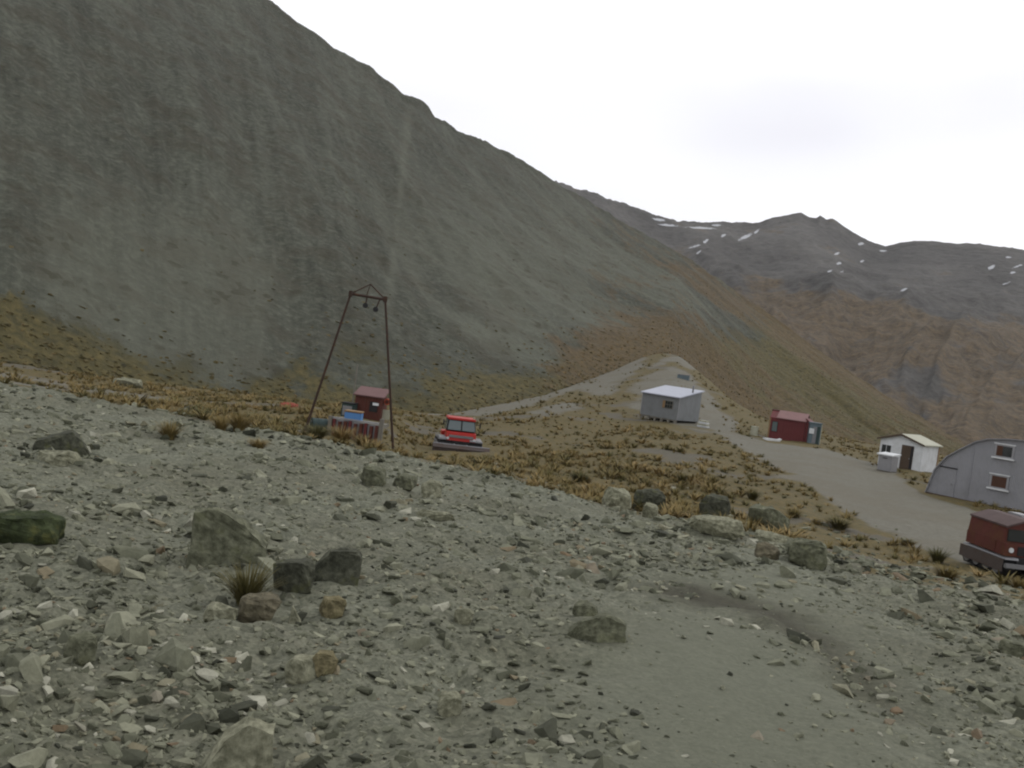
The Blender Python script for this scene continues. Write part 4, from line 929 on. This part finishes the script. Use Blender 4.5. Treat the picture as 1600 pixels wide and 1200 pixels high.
for o in list(col.objects):               # nothing grows under or right in front of the things that stand here
    if o.type == 'EMPTY':
        q = np.array(o.location[:2]); d_ = np.linalg.norm(q); rad_ = 3.2 if 'hut' in o.name or 'groomer' in o.name or 'vehicle' in o.name else 1.2
        for f_ in (0, .9, 1.8): keep &= np.hypot(x-q[0]*(1-f_*rad_/d_), y-q[1]*(1-f_*rad_/d_)) > rad_
x, y, r, cl = x[keep], y[keep], r[keep], cl[keep]
order = rng.permutation(len(x))[:9000]; x, y, r, cl = x[order], y[order], r[order], cl[order]; n = len(x)
h = np.clip(.27*np.exp(rng.normal(0, .36, n)), .1, .6)*(1+.4*cl); wd_ = h*rng.uniform(1.3, 2.4, n)
v_, f_, a_ = replicate(TCL, np.stack([x, y, gz(x, y)-.03], -1), rotm(rng.uniform(0, 6.28, n), np.zeros(n), np.zeros(n)), np.stack([wd_, wd_, h], -1), np.clip(rng.beta(2, 2, n)+.2*cl, 0, .999))
link('tussock_grass', fast_mesh('tussock_grass', v_, f_, {'rnd': a_}), M['tussock_s'], kind='stuff')
# on the hillside
HT = [(v*np.array([.8, 1., .9]), f) for v, f in (hull_stone(340+k, 9, .5) for k in range(6))]
az, t, fr, rr, hz_, hg, ho = HILL
N = 90000
ia = rng.integers(0, len(az), N); it = (rng.random(N)**1.6*330).astype(int)
dens = hg[ia, it]*0.55+ho[ia, it]*0.25
keep = (rng.random(N) < dens); ia, it = ia[keep], it[keep]
o_ = rng.permutation(len(ia))[:15000]; ia, it = ia[o_], it[o_]
rad = fr[ia]+(rr-fr)[ia]*t[it]; x, y = rad*np.sin(az[ia]), rad*np.cos(az[ia]); n = len(x)
h = rng.uniform(.22, .6, n); wd_ = h*rng.uniform(1.0, 1.7, n)
v_, f_, a_ = replicate(HT, np.stack([x, y, hz_[ia, it]-.08], -1), rotm(rng.uniform(0, 6.28, n), np.zeros(n), np.zeros(n)), np.stack([wd_, wd_, h], -1), np.clip(rng.beta(2, 2, n)*(.6+.4*ho[ia, it]), 0, .999))
link('hillside_tussock', fast_mesh('hillside_tussock', v_, f_, {'rnd': a_}), M['tussock_hill'], kind='stuff')
# single clumps one can point to
big_me = []
for k in range(6):
    v, f = clump(380+k, 240, 3, .42, .024); me = fast_mesh('tussock', v, f); me.materials.append(M['tussock_o']); big_me.append(me)
TS = [(386, 934, 84, 62, 'olive tussock growing against the front of the wedge boulder'),
      (264, 686, 44, 26, 'low olive tussock alone at the left gravel edge'),
      (344, 678, 34, 26, 'left one of a pair of tussocks at the gravel edge'),
      (372, 680, 42, 30, 'taller right one of a pair of tussocks at the gravel edge'),
      (403, 703, 36, 18, 'small faded tussock right of the pair at the gravel edge'),
      (495, 688, 50, 22, 'wide tussock under the left leg of the tower'),
      (532, 692, 52, 26, 'wide tussock in front of the left red slats'),
      (566, 698, 40, 22, 'tussock in front of the middle red slats'),
      (1418, 856, 26, 12, 'small orange tussock on the bank below the track'),
      (1464, 880, 34, 22, 'round golden tussock left of the faded red vehicle'),
      (1478, 908, 50, 22, 'broad tan tussock on the bank in front of the faded red vehicle'),
      (1310, 826, 50, 18, 'long orange tussock on the bank near the track edge'),
      (1240, 808, 34, 14, 'orange tussock behind the broad brownish boulder'),
      (1175, 782, 30, 16, 'dark tussock upslope of the boulders on the bank'),
      (1065, 752, 24, 14, 'round green tussock on the flat above the pale boulders'),
      (1592, 920, 30, 18, 'tan tussock at the right edge below the faded red vehicle'),
      (905, 752, 44, 18, 'golden tussock just beyond the gravel above the pale angular boulder')]
for k, (px_, py_, wp, hp, lab) in enumerate(TS):
    p = gpx(px_, py_); rr_ = float(np.hypot(*p)); s = rr_/1500
    o = bpy.data.objects.new('tussock', big_me[k % 6]); col.objects.link(o)
    o.location = (p[0], p[1], float(gz(p[0], p[1]))-.03); o.scale = (wp*s/1.0, wp*s/1.0, hp*s*1.25); o.rotation_euler.z = k*1.3
    o['label'] = lab; o['category'] = 'tussock'; o['group'] = 'tussock clumps along the gravel edge'

# ------------------------------------------------------------------ the damp air in the valley
hm = bpy.data.materials.new('haze'); hm.use_nodes = True; hm.node_tree.nodes.clear()
ho_ = hm.node_tree.nodes.new('ShaderNodeOutputMaterial'); hv = hm.node_tree.nodes.new('ShaderNodeVolumePrincipled')
hv.inputs['Color'].default_value = (0.93, 0.95, 1.0, 1); hv.inputs['Density'].default_value = 0.00006
hm.node_tree.links.new(hv.outputs[0], ho_.inputs['Volume'])
_zs = [v for o in (bpy.data.objects[n] for n in ('ground', 'scree_hillside', 'far_mountain')) for v in (min(q.co.z for q in o.data.vertices), max(q.co.z for q in o.data.vertices))]
HZ0, HZ1 = min(_zs)-1.0, max(_zs)+2.0
MB().box(-1500, 1500, -60, 1900, HZ0, HZ1).build('haze', hm, None, kind='stuff')
